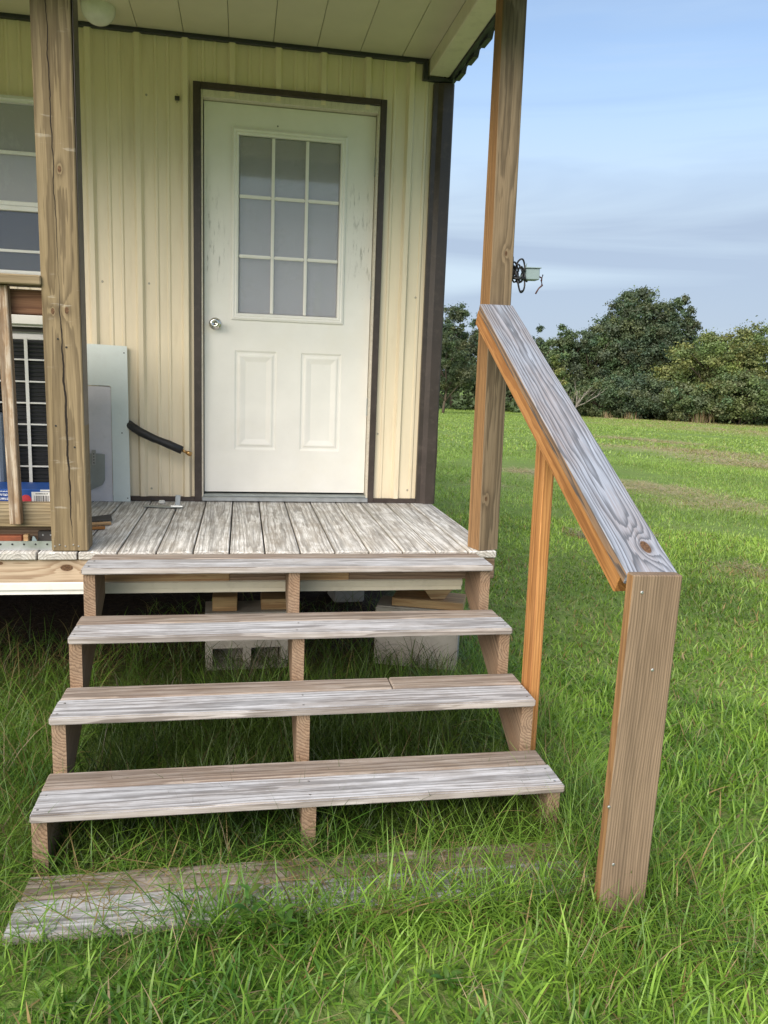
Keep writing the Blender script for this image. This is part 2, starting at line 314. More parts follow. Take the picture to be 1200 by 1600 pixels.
def box(name, x0, x1, y0, y1, z0, z1, mat, parent=None, bev=.003, axis='X', face='Z', rot=None, seg=1):
    """axis-aligned piece; axis = grain direction (local X), face = local +Z direction"""
    ax = {'X': Vector((1, 0, 0)), 'Y': Vector((0, 1, 0)), 'Z': Vector((0, 0, 1))}
    sg = -1 if face.startswith('-') else 1; f = ax[face[-1]] * sg
    Mx = frame(ax[axis], f); d = Vector((x1 - x0, y1 - y0, z1 - z0))
    L, W, T = [abs(d.dot(Mx.col[i].to_3d())) if False else sum(abs(d[j] * Mx.col[i][j]) for j in range(3)) for i in range(3)]
    k = (round(L, 4), round(W, 4), round(T, 4), bev, seg, mat.name)
    if k not in MM: MM[k] = setmat(boxmesh(L, W, T, bev, seg).copy(), mat)
    o = bpy.data.objects.new(name, MM[k])
    m = Matrix.Translation(((x0 + x1) / 2, (y0 + y1) / 2, (z0 + z1) / 2)) @ Mx
    if rot is not None: m = Matrix.Translation(m.translation) @ rot @ Matrix.Translation(-m.translation) @ m
    o.matrix_basis = m
    return link(o, parent)
def stick(name, a, b, W, T, z, mat, parent=None, bev=.003):
    """board from a to b (centre line), face normal near z, width W across, thickness T"""
    a = Vector(a); b = Vector(b); o = bpy.data.objects.new(name, setmat(boxmesh((b - a).length, W, T, bev).copy(), mat))
    o.matrix_basis = Matrix.Translation((a + b) / 2) @ frame(b - a, z); return link(o, parent)
def mesh(name, verts, faces, mat, parent=None, smooth=False, loc=None):
    me = bpy.data.meshes.new(name)
    v = [Vector(p) for p in verts]
    if loc is not None: v = [p - Vector(loc) for p in v]
    me.from_pydata(v, [], faces); me.update()
    if smooth: me.polygons.foreach_set('use_smooth', [True] * len(me.polygons))
    me.materials.append(mat); o = bpy.data.objects.new(name, me)
    if loc is not None: o.location = loc
    return link(o, parent)
def bmobj(name, bm, mat, parent=None, smooth=False, loc=(0, 0, 0), M_=None):
    me = bpy.data.meshes.new(name); bmesh.ops.recalc_face_normals(bm, faces=bm.faces); bm.to_mesh(me); bm.free()
    if smooth: me.polygons.foreach_set('use_smooth', [True] * len(me.polygons))
    me.materials.append(mat); o = bpy.data.objects.new(name, me)
    o.matrix_basis = M_ if M_ is not None else Matrix.Translation(loc)
    return link(o, parent)
def prism(poly, axis, a, b):
    """poly: 2-D points; axis 'X' -> (y,z) extruded in x, 'Y' -> (x,z) extruded in y, 'Z' -> (x,y) extruded in z"""
    bm = bmesh.new()
    def p(u, v, w): return {'X': (w, u, v), 'Y': (u, w, v), 'Z': (u, v, w)}[axis]
    A = [bm.verts.new(p(u, v, a)) for u, v in poly]; B = [bm.verts.new(p(u, v, b)) for u, v in poly]
    bm.faces.new(A); bm.faces.new(B[::-1]); n = len(poly)
    for i in range(n): bm.faces.new((A[i], A[(i + 1) % n], B[(i + 1) % n], B[i]))
    bmesh.ops.recalc_face_normals(bm, faces=bm.faces); return bm
def tube(bm, pts, rad, n=8):
    pts = [Vector(p) for p in pts]; rads = rad if hasattr(rad, '__len__') else [rad] * len(pts); prev = None
    up = Vector((0, 0, 1))
    for i, p in enumerate(pts):
        d = (pts[min(i + 1, len(pts) - 1)] - pts[max(i - 1, 0)]).normalized()
        u = d.cross(up);
        if u.length < .05: u = d.cross(Vector((1, 0, 0)))
        u.normalize(); v = d.cross(u)
        ring = [bm.verts.new(p + (u * math.cos(6.2832 * k / n) + v * math.sin(6.2832 * k / n)) * rads[i]) for k in range(n)]
        if prev:
            for k in range(n): bm.faces.new((prev[k], prev[(k + 1) % n], ring[(k + 1) % n], ring[k]))
        else: bm.faces.new(ring[::-1])
        prev = ring
    bm.faces.new(prev)
def disc(name, c, nrm, r, h, mat, parent, n=10):
    bm = bmesh.new(); c = Vector(c); nrm = Vector(nrm).normalized()
    tube(bm, [c - nrm * h, c + nrm * h * .6, c + nrm * h], [r, r, r * .7], n)
    for v in bm.verts: v.co -= c
    return bmobj(name, bm, mat, parent, loc=c)

# ------------------------------------------------------------------ ground
GZ = -0.71
THATCH = []   # (cx, cy, rx, ry, angle, amount)
def ray_ground(px, py, slope=.0262):
    d = Fv + Rv * ((px - 600) / 1245.4) + Uv * ((800 - py) / 1245.4); t = 5.0
    for _ in range(60):
        p = CAM + d * t; t += (p.z - gz(p.x, p.y)) / max(1e-3, -d.z + .0) * .7
    return CAM + d * t
def gz(x, y):
    r = math.hypot(x - .2, y + 4.5); return GZ - max(0, r - 6) * .0255 * min(1, max(0, r - 6) / 8)
def gz_np(x, y):
    r = np.hypot(x - .2, y + 4.5); q = np.maximum(0, r - 6); return GZ - q * .0255 * np.minimum(1, q / 8)
for (px, py, wpx, hpx, amt) in [(828, 741, 30, 7, .9), (1020, 764, 60, 12, .8), (1120, 787, 75, 11, .7), (1013, 690, 22, 6, .9), (1090, 708, 55, 8, .95), (1175, 727, 45, 10, .9),
                                (1168, 676, 50, 9, .75), (905, 838, 22, 8, .6), (1165, 893, 40, 12, .55), (1100, 662, 70, 5, .5), (760, 760, 20, 5, .5), (1010, 842, 20, 5, .4), (960, 700, 40, 4, .35)]:
    c0 = ray_ground(px, py); cx1 = ray_ground(px + wpx, py); cy1 = ray_ground(px, py + hpx)
    THATCH.append((c0.x, c0.y, (cx1 - c0).to_2d().length, max(.12, (cy1 - c0).to_2d().length), math.atan2(cx1.y - c0.y, cx1.x - c0.x), amt))
def thatch_np(x, y):
    m = np.zeros_like(x)
    for (cx, cy, rx, ry, a, amt) in THATCH:
        u = (x - cx) * math.cos(a) + (y - cy) * math.sin(a); v = -(x - cx) * math.sin(a) + (y - cy) * math.cos(a)
        m = np.maximum(m, amt * np.clip(1.6 - np.sqrt((u / rx) ** 2 + (v / ry) ** 2) * 1.1, 0, 1))
    return m
def soil_np(x, y):   # bare earth below the deck and the building
    return np.clip((y + 1.1) / .5, 0, 1) * np.clip((1.45 - x) / .3, 0, 1)
def build_ground():
    rs = np.concatenate([np.linspace(0.0, 12, 61)[1:], np.geomspace(12.4, 1500, 70)]); na = 240
    th = np.linspace(0, 2 * np.pi, na, endpoint=False)
    R_, T_ = np.meshgrid(rs, th, indexing='ij'); X = .2 + R_ * np.sin(T_); Y = -4.5 + R_ * np.cos(T_)
    Z = gz_np(X, Y); far = R_ > 90; Z = np.where(far, gz(0.2, 85.5) - (R_ - 90) * .004, Z)
    Z += .012 * np.sin(X * 2.1 + Y) * np.sin(Y * 1.7 - .6 * X) * (R_ > 4.5) + np.clip((R_ - 8) / 10, 0, 1) * .05 * np.sin(X * .7 + .4) * np.sin(Y * .5)
    v = np.stack([X.ravel(), Y.ravel(), Z.ravel()], 1); v = np.vstack([v, [[.2, -4.5, GZ]]])
    f = []
    for i in range(len(rs) - 1):
        for j in range(na):
            j2 = (j + 1) % na; f.append((i * na + j, (i + 1) * na + j, (i + 1) * na + j2, i * na + j2))
    c = len(v) - 1
    for j in range(na): f.append((c, j, (j + 1) % na))
    me = bpy.data.meshes.new('ground'); me.from_pydata(v.tolist(), [], f); me.update()
    at = me.attributes.new('thatch', 'FLOAT', 'POINT'); at.data.foreach_set('value', thatch_np(v[:, 0], v[:, 1]).astype(np.float32))
    at = me.attributes.new('soil', 'FLOAT', 'POINT'); at.data.foreach_set('value', soil_np(v[:, 0], v[:, 1]).astype(np.float32))
    me.polygons.foreach_set('use_smooth', [True] * len(me.polygons)); me.materials.append(M['ground'])
    o = bpy.data.objects.new('ground', me); link(o); tag(o, 'mown grass field sloping away to the tree line', kind='structure')
    bm = bmesh.new(); bm.from_mesh(me); bmesh.ops.recalc_face_normals(bm, faces=bm.faces)
    up = sum(f.normal.z for f in bm.faces)
    if up < 0: bmesh.ops.reverse_faces(bm, faces=bm.faces)
    bm.to_mesh(me); bm.free()
build_ground()

# ------------------------------------------------------------------ building
D = -1.276; XC = 1.3055; ZT = 2.405; XLEFT = -4.2
bld = thing('metal_building', 'cream ribbed metal building with dark brown trim and a porch roof', 'building', (-1.4, 0, -.1))
PITCH = .2365; RIB0 = -.09
def profile(xa, xb):
    """outward (-Y) offset of the ribbed sheet along x"""
    pts = []
    k0 = math.floor((xa - RIB0) / PITCH) - 1; k1 = math.ceil((xb - RIB0) / PITCH) + 1
    for k in range(k0, k1 + 1):
        c = RIB0 + k * PITCH
        pts += [(c - .025, 0), (c - .012, -.023), (c + .012, -.023), (c + .025, 0)]
        for m in (.0885, .148):
            pts += [(c + m - .011, 0), (c + m - .005, -.0065), (c + m + .005, -.0065), (c + m + .011, 0)]
    def val(x):
        for (x0, y0), (x1, y1) in zip(pts, pts[1:]):
            if x0 <= x <= x1: return y0 + (y1 - y0) * (x - x0) / max(1e-9, x1 - x0)
        return 0
    return [(xa, val(xa))] + [p for p in pts if xa < p[0] < xb] + [(xb, val(xb))]
def sheet(xa, xb, za, zb, name='wall_sheet', parent=bld):
    pr = profile(xa, xb); n = len(pr); v = []; f = []
    for z in (za, zb): v += [(x, y, z) for x, y in pr]
    for z in (za, zb): v += [(x, y + .0015, z) for x, y in pr]
    for i in range(n - 1):
        f.append((i, i + 1, n + i + 1, n + i)); f.append((2 * n + i + 1, 2 * n + i, 3 * n + i, 3 * n + i + 1))
    f += [(0, n, 3 * n, 2 * n), (n - 1, 3 * n - 1, 4 * n - 1, 2 * n - 1)]
    o = mesh(name, v, f, M['cream'], parent); return o
ZD = 2.145
sheet(-4.2, -3.20, -.02, ZT + .02); sheet(-3.1995, -2.36, -.02, ZT + .02); sheet(-2.3595, -1.70, -.02, ZT + .02)
sheet(-1.6995, -.69, 2.0, ZT + .02); sheet(-1.6995, -.69, -.02, 1.19)
sheet(-.6895, -.03, -.02, ZT + .02); sheet(-.0295, .94, ZD - .02, ZT + .02); sheet(.9405, 1.27, -.02, ZT + .02)
box('wall_core', XLEFT, -1.70, .012, .09, -.12, ZT, M['interior'], bld, 0)
box('wall_core', -.69, -.036, .012, .09, -.12, ZT, M['interior'], bld, 0)
box('wall_core', -1.70, -.69, .012, .09, -.12, 1.17, M['interior'], bld, 0); box('wall_core', -1.70, -.69, .012, .09, 2.03, ZT, M['interior'], bld, 0)
box('wall_core', -.036, .95, .012, .09, 2.15, ZT, M['interior'], bld, 0); box('wall_core', .95, 1.29, .012, .09, -.12, ZT, M['interior'], bld, 0)
box('side_wall', 1.285, 1.303, .0, 6.5, -.10, ZT, M['cream'], bld, 0)
box('back_wall', XLEFT, 1.285, 6.42, 6.5, -.10, ZT, M['cream'], bld, 0); box('side_wall', XLEFT - .02, XLEFT, 0, 6.5, -.10, ZT, M['cream'], bld, 0)
box('floor', XLEFT, 1.30, .0, 6.5, -.20, -.122, M['interior'], bld, 0)
box('base_trim', -.39, -.0505, -.026, .0, .0, .026, M['brown'], bld, .002); box('base_trim', .9605, 1.213, -.026, .0, .0, .026, M['brown'], bld, .002); box('base_trim', XLEFT, -.3905, -.026, .0, .0, .026, M['brown'], bld, .002)
# corner trim with its folded profile
cpoly = [(1.212, -.004), (1.212, -.030), (1.236, -.030), (1.262, -.046), (1.314, -.046), (1.322, -.040), (1.322, .10), (1.319, .10), (1.319, -.036), (1.312, -.043), (1.263, -.043), (1.237, -.027), (1.216, -.027), (1.216, -.004)]
bmobj('corner_trim', prism(cpoly, 'Z', .0, 2.288), M['brown'], bld)
bm = prism([(1.318, .48), (1.321, .42), (1.3225, .33), (1.3235, .24), (1.319, .16)], 'Y', -.0475, -.0465); bmobj('dent', bm, M['brown'], bld)
# ceiling and porch roof
soff = [XLEFT] + [RIB0 + .0 + k * .2290 for k in range(-14, 6)]
soff = [x for x in np.arange(-.322 - .2258 * 17, 1.19, .2258)]
edges = list(soff) + [1.185]
for a, b in zip(edges, edges[1:]):
    if b - a < .05: continue
    box('ceiling_panel', a + .0012, b - .0012, -1.58, .0, 2.404, 2.416, M['soffit'], bld, .0022, axis='Y')
    box('ceiling_seam', a - .0012, a + .0012, -1.58, .0, 2.411, 2.418, M['brown'], bld, 0, axis='Y')
box('ceiling_trim', XLEFT, 1.176, -.030, -.002, 2.383, 2.4035, M['navy'], bld, .002)
box('ceiling_trim', 1.150, 1.177, -.034, -.0005, 2.300, 2.383, M['navy'], bld, .002); box('ceiling_trim', 1.1775, 1.314, -.034, -.003, 2.297, 2.319, M['navy'], bld, .002)
box('porch_beam', 1.181, 1.292, -1.60, -.035, 2.320, 2.4035, M['beamcream'], bld, .004, axis='Y')
box('beam_trim', 1.2925, 1.318, -1.62, .0, 2.312, 2.40, M['navy'], bld, .002, axis='Y')
for k in range(8):   # rib ends of the roof sheets along the eave
    y = -.10 - k * .2286; bmobj('roof_rib', prism([(y - .105, 2.335), (y - .075, 2.304 - .006), (y + .05, 2.304 - .002), (y + .08, 2.335)], 'X', 1.3185, 1.345), M['navy'], bld)
bmobj('roof', prism([(XLEFT - .2, 3.0), (-1.45, 3.35), (1.36, 2.37), (1.36, 2.345), (1.319, 2.345), (1.319, 2.43), (XLEFT - .2, 2.43)], 'Y', -1.66, 6.6), M['navy'], bld)
box('front_fascia', XLEFT - .2, 1.24, -1.50, -1.40, 2.22, 2.43, M['beamcream'], bld, .004)
gp = [(-1.62, 2.23), (-1.61, 2.12), (-1.59, 2.104), (-1.53, 2.10), (-1.512, 2.11), (-1.505, 2.23), (-1.515, 2.23), (-1.52, 2.12), (-1.60, 2.12), (-1.61, 2.23)]
bmobj('gutter', prism(gp, 'X', XLEFT - .2, 1.316), M['gutter'], bld)
# door frame, trim, door
for a, b in ((-.0505, -.012), (.927, .9605)): box('door_trim', a, b, -.030, .0, .0, 2.181, M['brown'], bld, .002, axis='Z', face='-Y')
box('door_trim', -.0115, .9265, -.0305, .0, 2.149, 2.181, M['brown'], bld, .002)
for a, b in ((-.012, -.003), (.9155, .927)): box('door_jamb', a, b, -.022, .09, .004, 2.149, M['jamb'], bld, .002, axis='Z', face='-Y')
box('door_jamb', -.0025, .915, -.022, .09, 2.112, 2.1485, M['jamb'], bld, .002)
box('threshold', -.010, .9265, -.040, .08, .004, .030, M['galv'], bld, .004); box('threshold_lip', -.010, .9265, -.0185, .05, .0305, .040, M['grey_metal'], bld, .002)
dz0, dz1 = .050, 2.108
def door():
    d = bpy.data.objects.new('door', bpy.data.meshes.new('door'))
    bm = bmesh.new()
    # slab with a glazed opening and two raised panels: build the face as a grid of cells
    gx = [0.002, .142, .765, .9124]; ox0, ox1, oz0, oz1 = .150, .757, 1.008, 1.988
    P = [(.165, .398), (.530, .760)]; pz0, pz1 = .290, .840
    xs = sorted({.002, .9124, ox0, ox1, P[0][0], P[0][1], P[1][0], P[1][1]}); zs = sorted({dz0, dz1, oz0, oz1, pz0, pz1})
    yf = .030
    for x0, x1 in zip(xs, xs[1:]):
        for z0, z1 in zip(zs, zs[1:]):
            xm, zm = (x0 + x1) / 2, (z0 + z1) / 2
            if ox0 < xm < ox1 and oz0 < zm < oz1: continue
            if pz0 < zm < pz1 and any(a < xm < b for a, b in P): continue
            bm.faces.new([bm.verts.new(p) for p in ((x0, yf, z0), (x1, yf, z0), (x1, yf, z1), (x0, yf, z1))])
    for a, b in P:
        loops = [(0, 0), (.012, .008), (.020, .008), (.026, .003), (.030, .003), (.052, .0075), (.056, .0075)]
        prev = None
        loops = [(0, 0), (.010, .006), (.018, .006), (.028, .001), (.034, .001), (.060, .0075)]
        for ins, dep in loops:
            q = [bm.verts.new(p) for p in ((a + ins, yf + dep, pz0 + ins), (b - ins, yf + dep, pz0 + ins), (b - ins, yf + dep, pz1 - ins), (a + ins, yf + dep, pz1 - ins))]
            if prev:
                for i in range(4): bm.faces.new((prev[i], prev[(i + 1) % 4], q[(i + 1) % 4], q[i]))
            prev = q
        bm.faces.new(prev)
    # edges and back
    for (a, b) in (((.002, dz0), (.9124, dz0)), ((.9124, dz0), (.9124, dz1)), ((.9124, dz1), (.002, dz1)), ((.002, dz1), (.002, dz0))):
        bm.faces.new([bm.verts.new(p) for p in ((a[0], yf, a[1]), (b[0], yf, b[1]), (b[0], yf + .044, b[1]), (a[0], yf + .044, a[1]))])
    for (a, b) in (((ox0, oz0), (ox1, oz0)), ((ox1, oz0), (ox1, oz1)), ((ox1, oz1), (ox0, oz1)), ((ox0, oz1), (ox0, oz0))):
        bm.faces.new([bm.verts.new(p) for p in ((a[0], yf, a[1]), (b[0], yf, b[1]), (b[0], yf + .044, b[1]), (a[0], yf + .044, a[1]))])
    bmesh.ops.remove_doubles(bm, verts=bm.verts, dist=1e-5); bmesh.ops.recalc_face_normals(bm, faces=bm.faces)
    bm.to_mesh(d.data); bm.free(); d.data.materials.append(M['door']); link(d, bld)
    # glazing bead: stepped frame
    bm = bmesh.new(); prev = None; rings = []
    fx0, fx1, fz0, fz1 = .146, .762, 1.003, 1.993
    for ins, y in ((0, .030), (.002, .020), (.012, .016), (.020, .019), (.026, .017), (.036, .021), (.038, .034)):
        q = [bm.verts.new(p) for p in ((fx0 + ins, y, fz0 + ins), (fx1 - ins, y, fz0 + ins), (fx1 - ins, y, fz1 - ins), (fx0 + ins, y, fz1 - ins))]
        if prev:
            for i in range(4): bm.faces.new((prev[i], prev[(i + 1) % 4], q[(i + 1) % 4], q[i]))
        prev = q
    bmobj('glazing_bead', bm, M['door'], d)
    X0, X1, Z0, Z1 = .1845, .7235, 1.0415, 1.9545; mx = [X0, .3645, .5455, X1]; mz = [Z0, 1.341, 1.649, Z1]
    for x in mx[1:-1]: box('muntin', x - .0085, x + .0085, .022, .046, Z0, Z1, M['door'], d, .004, axis='Z', face='-Y', seg=2)
    for z in mz[1:-1]:
        for i in range(3): box('muntin', mx[i] + (.009 if i else 0), mx[i + 1] - (.009 if i < 2 else 0), .0235, .0445, z - .0085, z + .0085, M['door'], d, .004, axis='X', face='-Y', seg=2)
    for i in range(3):
        for j in range(3):
            o = box('pane', mx[i] + .004, mx[i + 1] - .004, .0335, .0375, mz[j] + .004, mz[j + 1] - .004, M['glass'], d, 0, axis='X', face='-Y')
    box('curtain', .16, .75, .066, .068, 1.012, 1.984, M['curtain'], d, 0, axis='X', face='-Y')
    box('curtain_edge', .60, .640, .058, .0605, 1.04, 1.235, M['white'], d, 0, axis='X', face='-Y', rot=Matrix.Rotation(.05, 4, 'Y'))
    # knob
    bm = bmesh.new(); kx, kz = .060, .977
    def lathe(bm, prof, n=24):
        prev = None
        for r, y in prof:
            ring = [bm.verts.new((kx + r * math.cos(6.2832 * k / n), y, kz + r * math.sin(6.2832 * k / n))) for k in range(n)]
            if prev:
                for k in range(n): bm.faces.new((prev[k], prev[(k + 1) % n], ring[(k + 1) % n], ring[k]))
            prev = ring
        bm.faces.new(prev)
    lathe(bm, [(.033, .029), (.033, .024), (.029, .020), (.013, .018), (.012, -.004), (.020, -.010), (.027, -.022), (.027, -.034), (.022, -.040), (.011, -.041), (.009, -.036)])
    bmobj('door_knob', bm, M['chrome'], d, True); 
    box('keyhole', kx - .0015, kx + .0015, -.0375, -.036, kz - .006, kz + .006, M['hole'], d, 0)
    disc('peephole', (.385, .029, 2.015), (0, -1, 0), .004, .002, M['darkmetal'], d)
    return d
door()
for z in (.55, 1.2, 1.85): box('hinge', .9105, .9165, .014, .029, z - .05, z + .05, M['grey_metal'], bld, .002)
box('room_back', -.2, 1.2, .5, .52, 0, 2.2, M['interior'], bld, 0)
# wall screws, small metal holder
for (x, z) in ((-.52, 1.165), (-.283, 1.168), (-.04, 1.17), (-.284, .068), (-.52, .068), (1.165, .075), (1.165, 1.17), (-.284, 2.10), (.977, .40)): disc('wall_screw', (x, -.0005, z), (0, -1, 0), .006, .004, M['screw'], bld, 8)
hk = thing('wall_holder', 'tiny brown metal holder screwed high on the wall left of the door', 'wall hook', (-.131, -.001, 2.09))
box('back_plate', -.143, -.119, -.006, -.001, 2.088, 2.108, M['brown'], hk, .001); box('cup', -.141, -.121, -.018, -.0065, 2.084, 2.098, M['darkmetal'], hk, .002)
disc('screw', (-.131, -.006, 2.116), (0, -1, 0), .0035, .003, M['screw'], hk, 8); disc('screw', (-.131, -.006, 2.078), (0, -1, 0), .0035, .003, M['screw'], hk, 8)
# window left of the post
def window():
    w = box('window', -1.698, -.692, -.006, .03, 1.172, 2.026, M['white'], bld, .003, axis='X', face='-Y')
    return w
win = bpy.data.objects.new('window', bpy.data.meshes.new('window')); 
bm = bmesh.new(); prev = None
for ins, y in ((0, .0), (.0, -.030), (.014, -.034), (.020, -.026), (.030, -.026), (.032, .02)):
    q = [bm.verts.new(p) for p in ((-1.705 + ins, y, 1.165 + ins), (-.685 - ins, y, 1.165 + ins), (-.685 - ins, y, 2.030 - ins), (-1.705 + ins, y, 2.030 - ins))]
    if prev:
        for i in range(4): bm.faces.new((prev[i], prev[(i + 1) % 4], q[(i + 1) % 4], q[i]))
    prev = q
bmesh.ops.recalc_face_normals(bm, faces=bm.faces); bm.to_mesh(win.data); bm.free(); win.data.materials.append(M['white']); link(win, bld)
box('meeting_rail', -1.672, -.718, -.022, .018, 1.488, 1.512, M['white'], win, .003); box('meeting_rail', -1.672, -.718, -.014, .014, 1.5125, 1.536, M['white'], win, .003)
box('glazing_bar', -1.672, -.718, -.012, .006, 1.759, 1.777, M['white'], win, .002); box('glazing_bar', -1.672, -.718, -.008, .010, 1.286, 1.300, M['acwhite'], win, .002)
for z0, z1, m in ((1.197, 1.286, 'glass_low'), (1.300, 1.488, 'glass_low'), (1.536, 1.759, 'glass_up'), (1.777, 1.998, 'glass_up')): box('pane', -1.673, -.717, -.001, .003, z0, z1, M[m], win, 0)
box('curtain', -1.69, -.70, .05, .052, 1.5, 2.02, M['curtain'], win, 0); box('insect_screen', -1.69, -.70, .014, .016, 1.19, 1.49, M['acdark'], win, 0)
# porch light
gl = thing('porch_light', 'round milky glass porch light on the ceiling beside the left post', 'lamp', (-.475, -.22, 2.40))
bm = bmesh.new(); bmesh.ops.create_uvsphere(bm, u_segments=28, v_segments=18, radius=.079); bmesh.ops.scale(bm, vec=(1, 1, .92), verts=bm.verts); bmobj('globe', bm, M['globe'], gl, True, (-.475, -.22, 2.398 - .002))
bm = bmesh.new(); tube(bm, [(-.475, -.22, 2.39), (-.475, -.22, 2.4035)], [.055, .06], 20); bmobj('base', bm, M['galv'], gl)

# ------------------------------------------------------------------ porch deck
deck = thing('porch_deck', 'weathered grey wooden porch deck in front of the white door', 'deck', (-.5, -.6, -.05))
ed = [XC + .003] + [-.1321 + .1456 * k for k in range(9, -1, -1)] + [-.1321 - .1515 * k for k in range(1, 22)]
for i, (b, a) in enumerate(zip(ed, ed[1:])):
    fy = D + random.uniform(-.004, .004); dz = random.uniform(-.0012, .0012)
    o = box('deck_board', a + .003, b - .003, fy, .004 + .08 * 0, -.030 + dz, dz, M['deck'], deck, .003, axis='Y', face='Z')
box('rim_board', -3.6, -.372, D + .014, D + .052, -.128, -.033, M['rim'], deck, .003, axis='X', face='-Y')
box('rim_board', -.3715, .16, D + .014, D + .052, -.128, -.033, M['lumber'], deck, .003, axis='X', face='-Y'); box('rim_board', .1605, .42, D + .017, D + .052, -.128, -.033, M['stringer'], deck, .003, axis='X', face='-Y')
box('rim_board', .4205, .66, D + .014, D + .052, -.128, -.033, M['lumber'], deck, .003, axis='X', face='-Y'); box('rim_board', .6605, XC, D + .016, D + .052, -.128, -.033, M['stringer'], deck, .003, axis='X', face='-Y')
box('side_rim', XC - .04, XC - .002, D + .0525, .0, -.17, -.033, M['stringer'], deck, .003, axis='Y', face='X')
# cream folded metal strip below the rim
sp = [(D + .012, -.126), (D + .004, -.130), (D + .006, -.155), (D + .018, -.158), (D + .016, -.176), (D + .019, -.177), (D + .022, -.156), (D + .010, -.152), (D + .016, -.126)]
bmobj('metal_strip', prism(sp, 'X', -3.6, -.3705), M['white'], deck); bmobj('metal_strip', prism([(y + .003, z) for y, z in sp], 'X', -.37, 1.16), M['beamcream'], deck)
for x in np.arange(-3.4, 1.2, .406):
    box('joist', x, x + .038, D + .053, .5, -.155, -.033, M['stringer'], deck, .002, axis='Y', face='X')
for (x, y) in [(e_ + o_, yy) for e_ in ed[1:12] for o_ in (.03, .11) for yy in (D + .03, -.62, -.06)]:
    disc('nail', (x + .003, y + random.uniform(-.006, .006), .0005), (0, 0, 1), .0035, .0012, M['nail'], deck, 6)

# ------------------------------------------------------------------ posts
p1 = thing('porch_post', 'thick square wooden porch post with a long crack, left of the door', 'post', (-.463, -1.19, 0), group='porch posts')
rotL = Matrix.Rotation(math.radians(-.25), 4, 'Y')
post = box('shaft', -.540, -.402, D + .012, D + .115, .002, 2.402, M['post'], p1, .004, axis='Z', face='-Y', rot=Matrix.Rotation(-.005, 4, 'Y'))
for k, x in enumerate((-.522, -.504, -.482, -.452, -.432)): disc('nail', (x, D + .0115, .022 + .006 * (k % 2)), (0, -1, 0), .0035, .0015, M['nail'], p1, 6)
for x, z in ((-.503, .50), (-.436, .418), (-.455, .80), (-.485, .83)): disc('nail', (x, D + .0115, z), (0, -1, 0), .004, .0015, M['hole'], p1, 6)
box('side_shade_sheet', -.4015, -.3985, D + .018, D + .113, .002, 2.40, M['brown'], p1, .001, axis='Z', face='X')  # thin dark sheet added over the side face to paint in its shade
p2 = thing('porch_post', 'slim twisted wooden corner post carrying the stair handrail', 'post', (1.25, -1.215, 0), group='porch posts')
def twisted():
    bm = bmesh.new(); w = .049; prev = None; H = 2.402; N = 26; bev = .004
    ring0 = [(-w, -w + bev), (-w + bev, -w), (w - bev, -w), (w, -w + bev), (w, w - bev), (w - bev, w), (-w + bev, w), (-w, w - bev)]
    for i in range(N + 1):
        t = i / N; z = .002 + (H - .002) * t; a = math.radians(17.5 * (1 - t) - 1.0)
        cx = 1.2590 - .0165 * t; cy = D + .062
        ca, sa = math.cos(a), math.sin(a)
        # local frame of the object: X = up, Y, Z = towards the viewer
        q = [bm.verts.new((z - 1.2, -(cx + u * ca - v * sa - 1.25), -(cy + u * sa + v * ca - (D + .062)))) for u, v in ring0]
        if prev:
            for k in range(8): bm.faces.new((prev[k], prev[(k + 1) % 8], q[(k + 1) % 8], q[k]))
        else: bm.faces.new(q)
        prev = q
    bm.faces.new(prev)
    Mx = Matrix(((0, -1, 0, 1.25), (0, 0, -1, D + .062), (1, 0, 0, 1.2), (0, 0, 0, 1)))
    return bmobj('shaft', bm, M['post2'], p2, M_=Mx)
twisted()
for x, z in ((1.238, .026), (1.254, .03), (1.270, .027), (1.285, .031)): disc('nail', (x, D + .0125 + (x - 1.25) * .24, z), (.29, -1, 0), .0035, .002, M['nail'], p2, 6)
# wire coil and junction box on the back of the corner post
jb = thing('junction_box', 'grey electrical box with coiled black wire sticking out behind the corner post', 'junction box', (1.37, D + .08, 1.17))
JY = D + .085
bx = box('box_shell', 1.376, 1.438, JY - .025, JY + .03, 1.158, 1.204, M['teal'], jb, .003, rot=Matrix.Rotation(-.03, 4, 'Y'))
box('box_flange', 1.372, 1.443, JY - .03, JY + .034, 1.2045, 1.2085, M['teal'], jb, .001, rot=Matrix.Rotation(-.03, 4, 'Y'))
box('mounting_arm', 1.300, 1.376, JY - .004, JY + .020, 1.160, 1.172, M['darkmetal'], jb, .001)
bmobj('bracket_fin', prism([(1.352, 1.165), (1.384, 1.226), (1.378, 1.175)], 'Y', JY - .012, JY - .008), M['teal'], jb)
bmobj('bracket_fin', prism([(1.318, 1.17), (1.325, 1.25), (1.332, 1.17)], 'Y', JY - .006, JY - .002), M['darkmetal'], jb)
bm = bmesh.new()
def loop(cx, cz, rx, rz, rot, y0, n=26, turns=1.0, dy=.004):
    pts = []
    for i in range(n + 1):
        a = 6.2832 * turns * i / n; u, v = rx * math.cos(a), rz * math.sin(a)
        pts.append((cx + u * math.cos(rot) - v * math.sin(rot), y0 + dy * math.sin(3 * a) + .01 * i / n, cz + u * math.sin(rot) + v * math.cos(rot)))
    tube(bm, pts, .0038, 6)
loop(1.350, 1.190, .020, .048, -.05, JY - .03); loop(1.328, 1.185, .017, .040, .15, JY - .022); loop(1.356, 1.155, .016, .052, .12, JY - .034); loop(1.318, 1.178, .013, .034, -.2, JY - .012)
loop(1.346, 1.180, .012, .036, .3, JY - .036)
tube(bm, [(1.305, JY - .01, 1.165), (1.33, JY - .035, 1.158), (1.365, JY - .035, 1.160), (1.385, JY - .02, 1.150)], .0045, 6)
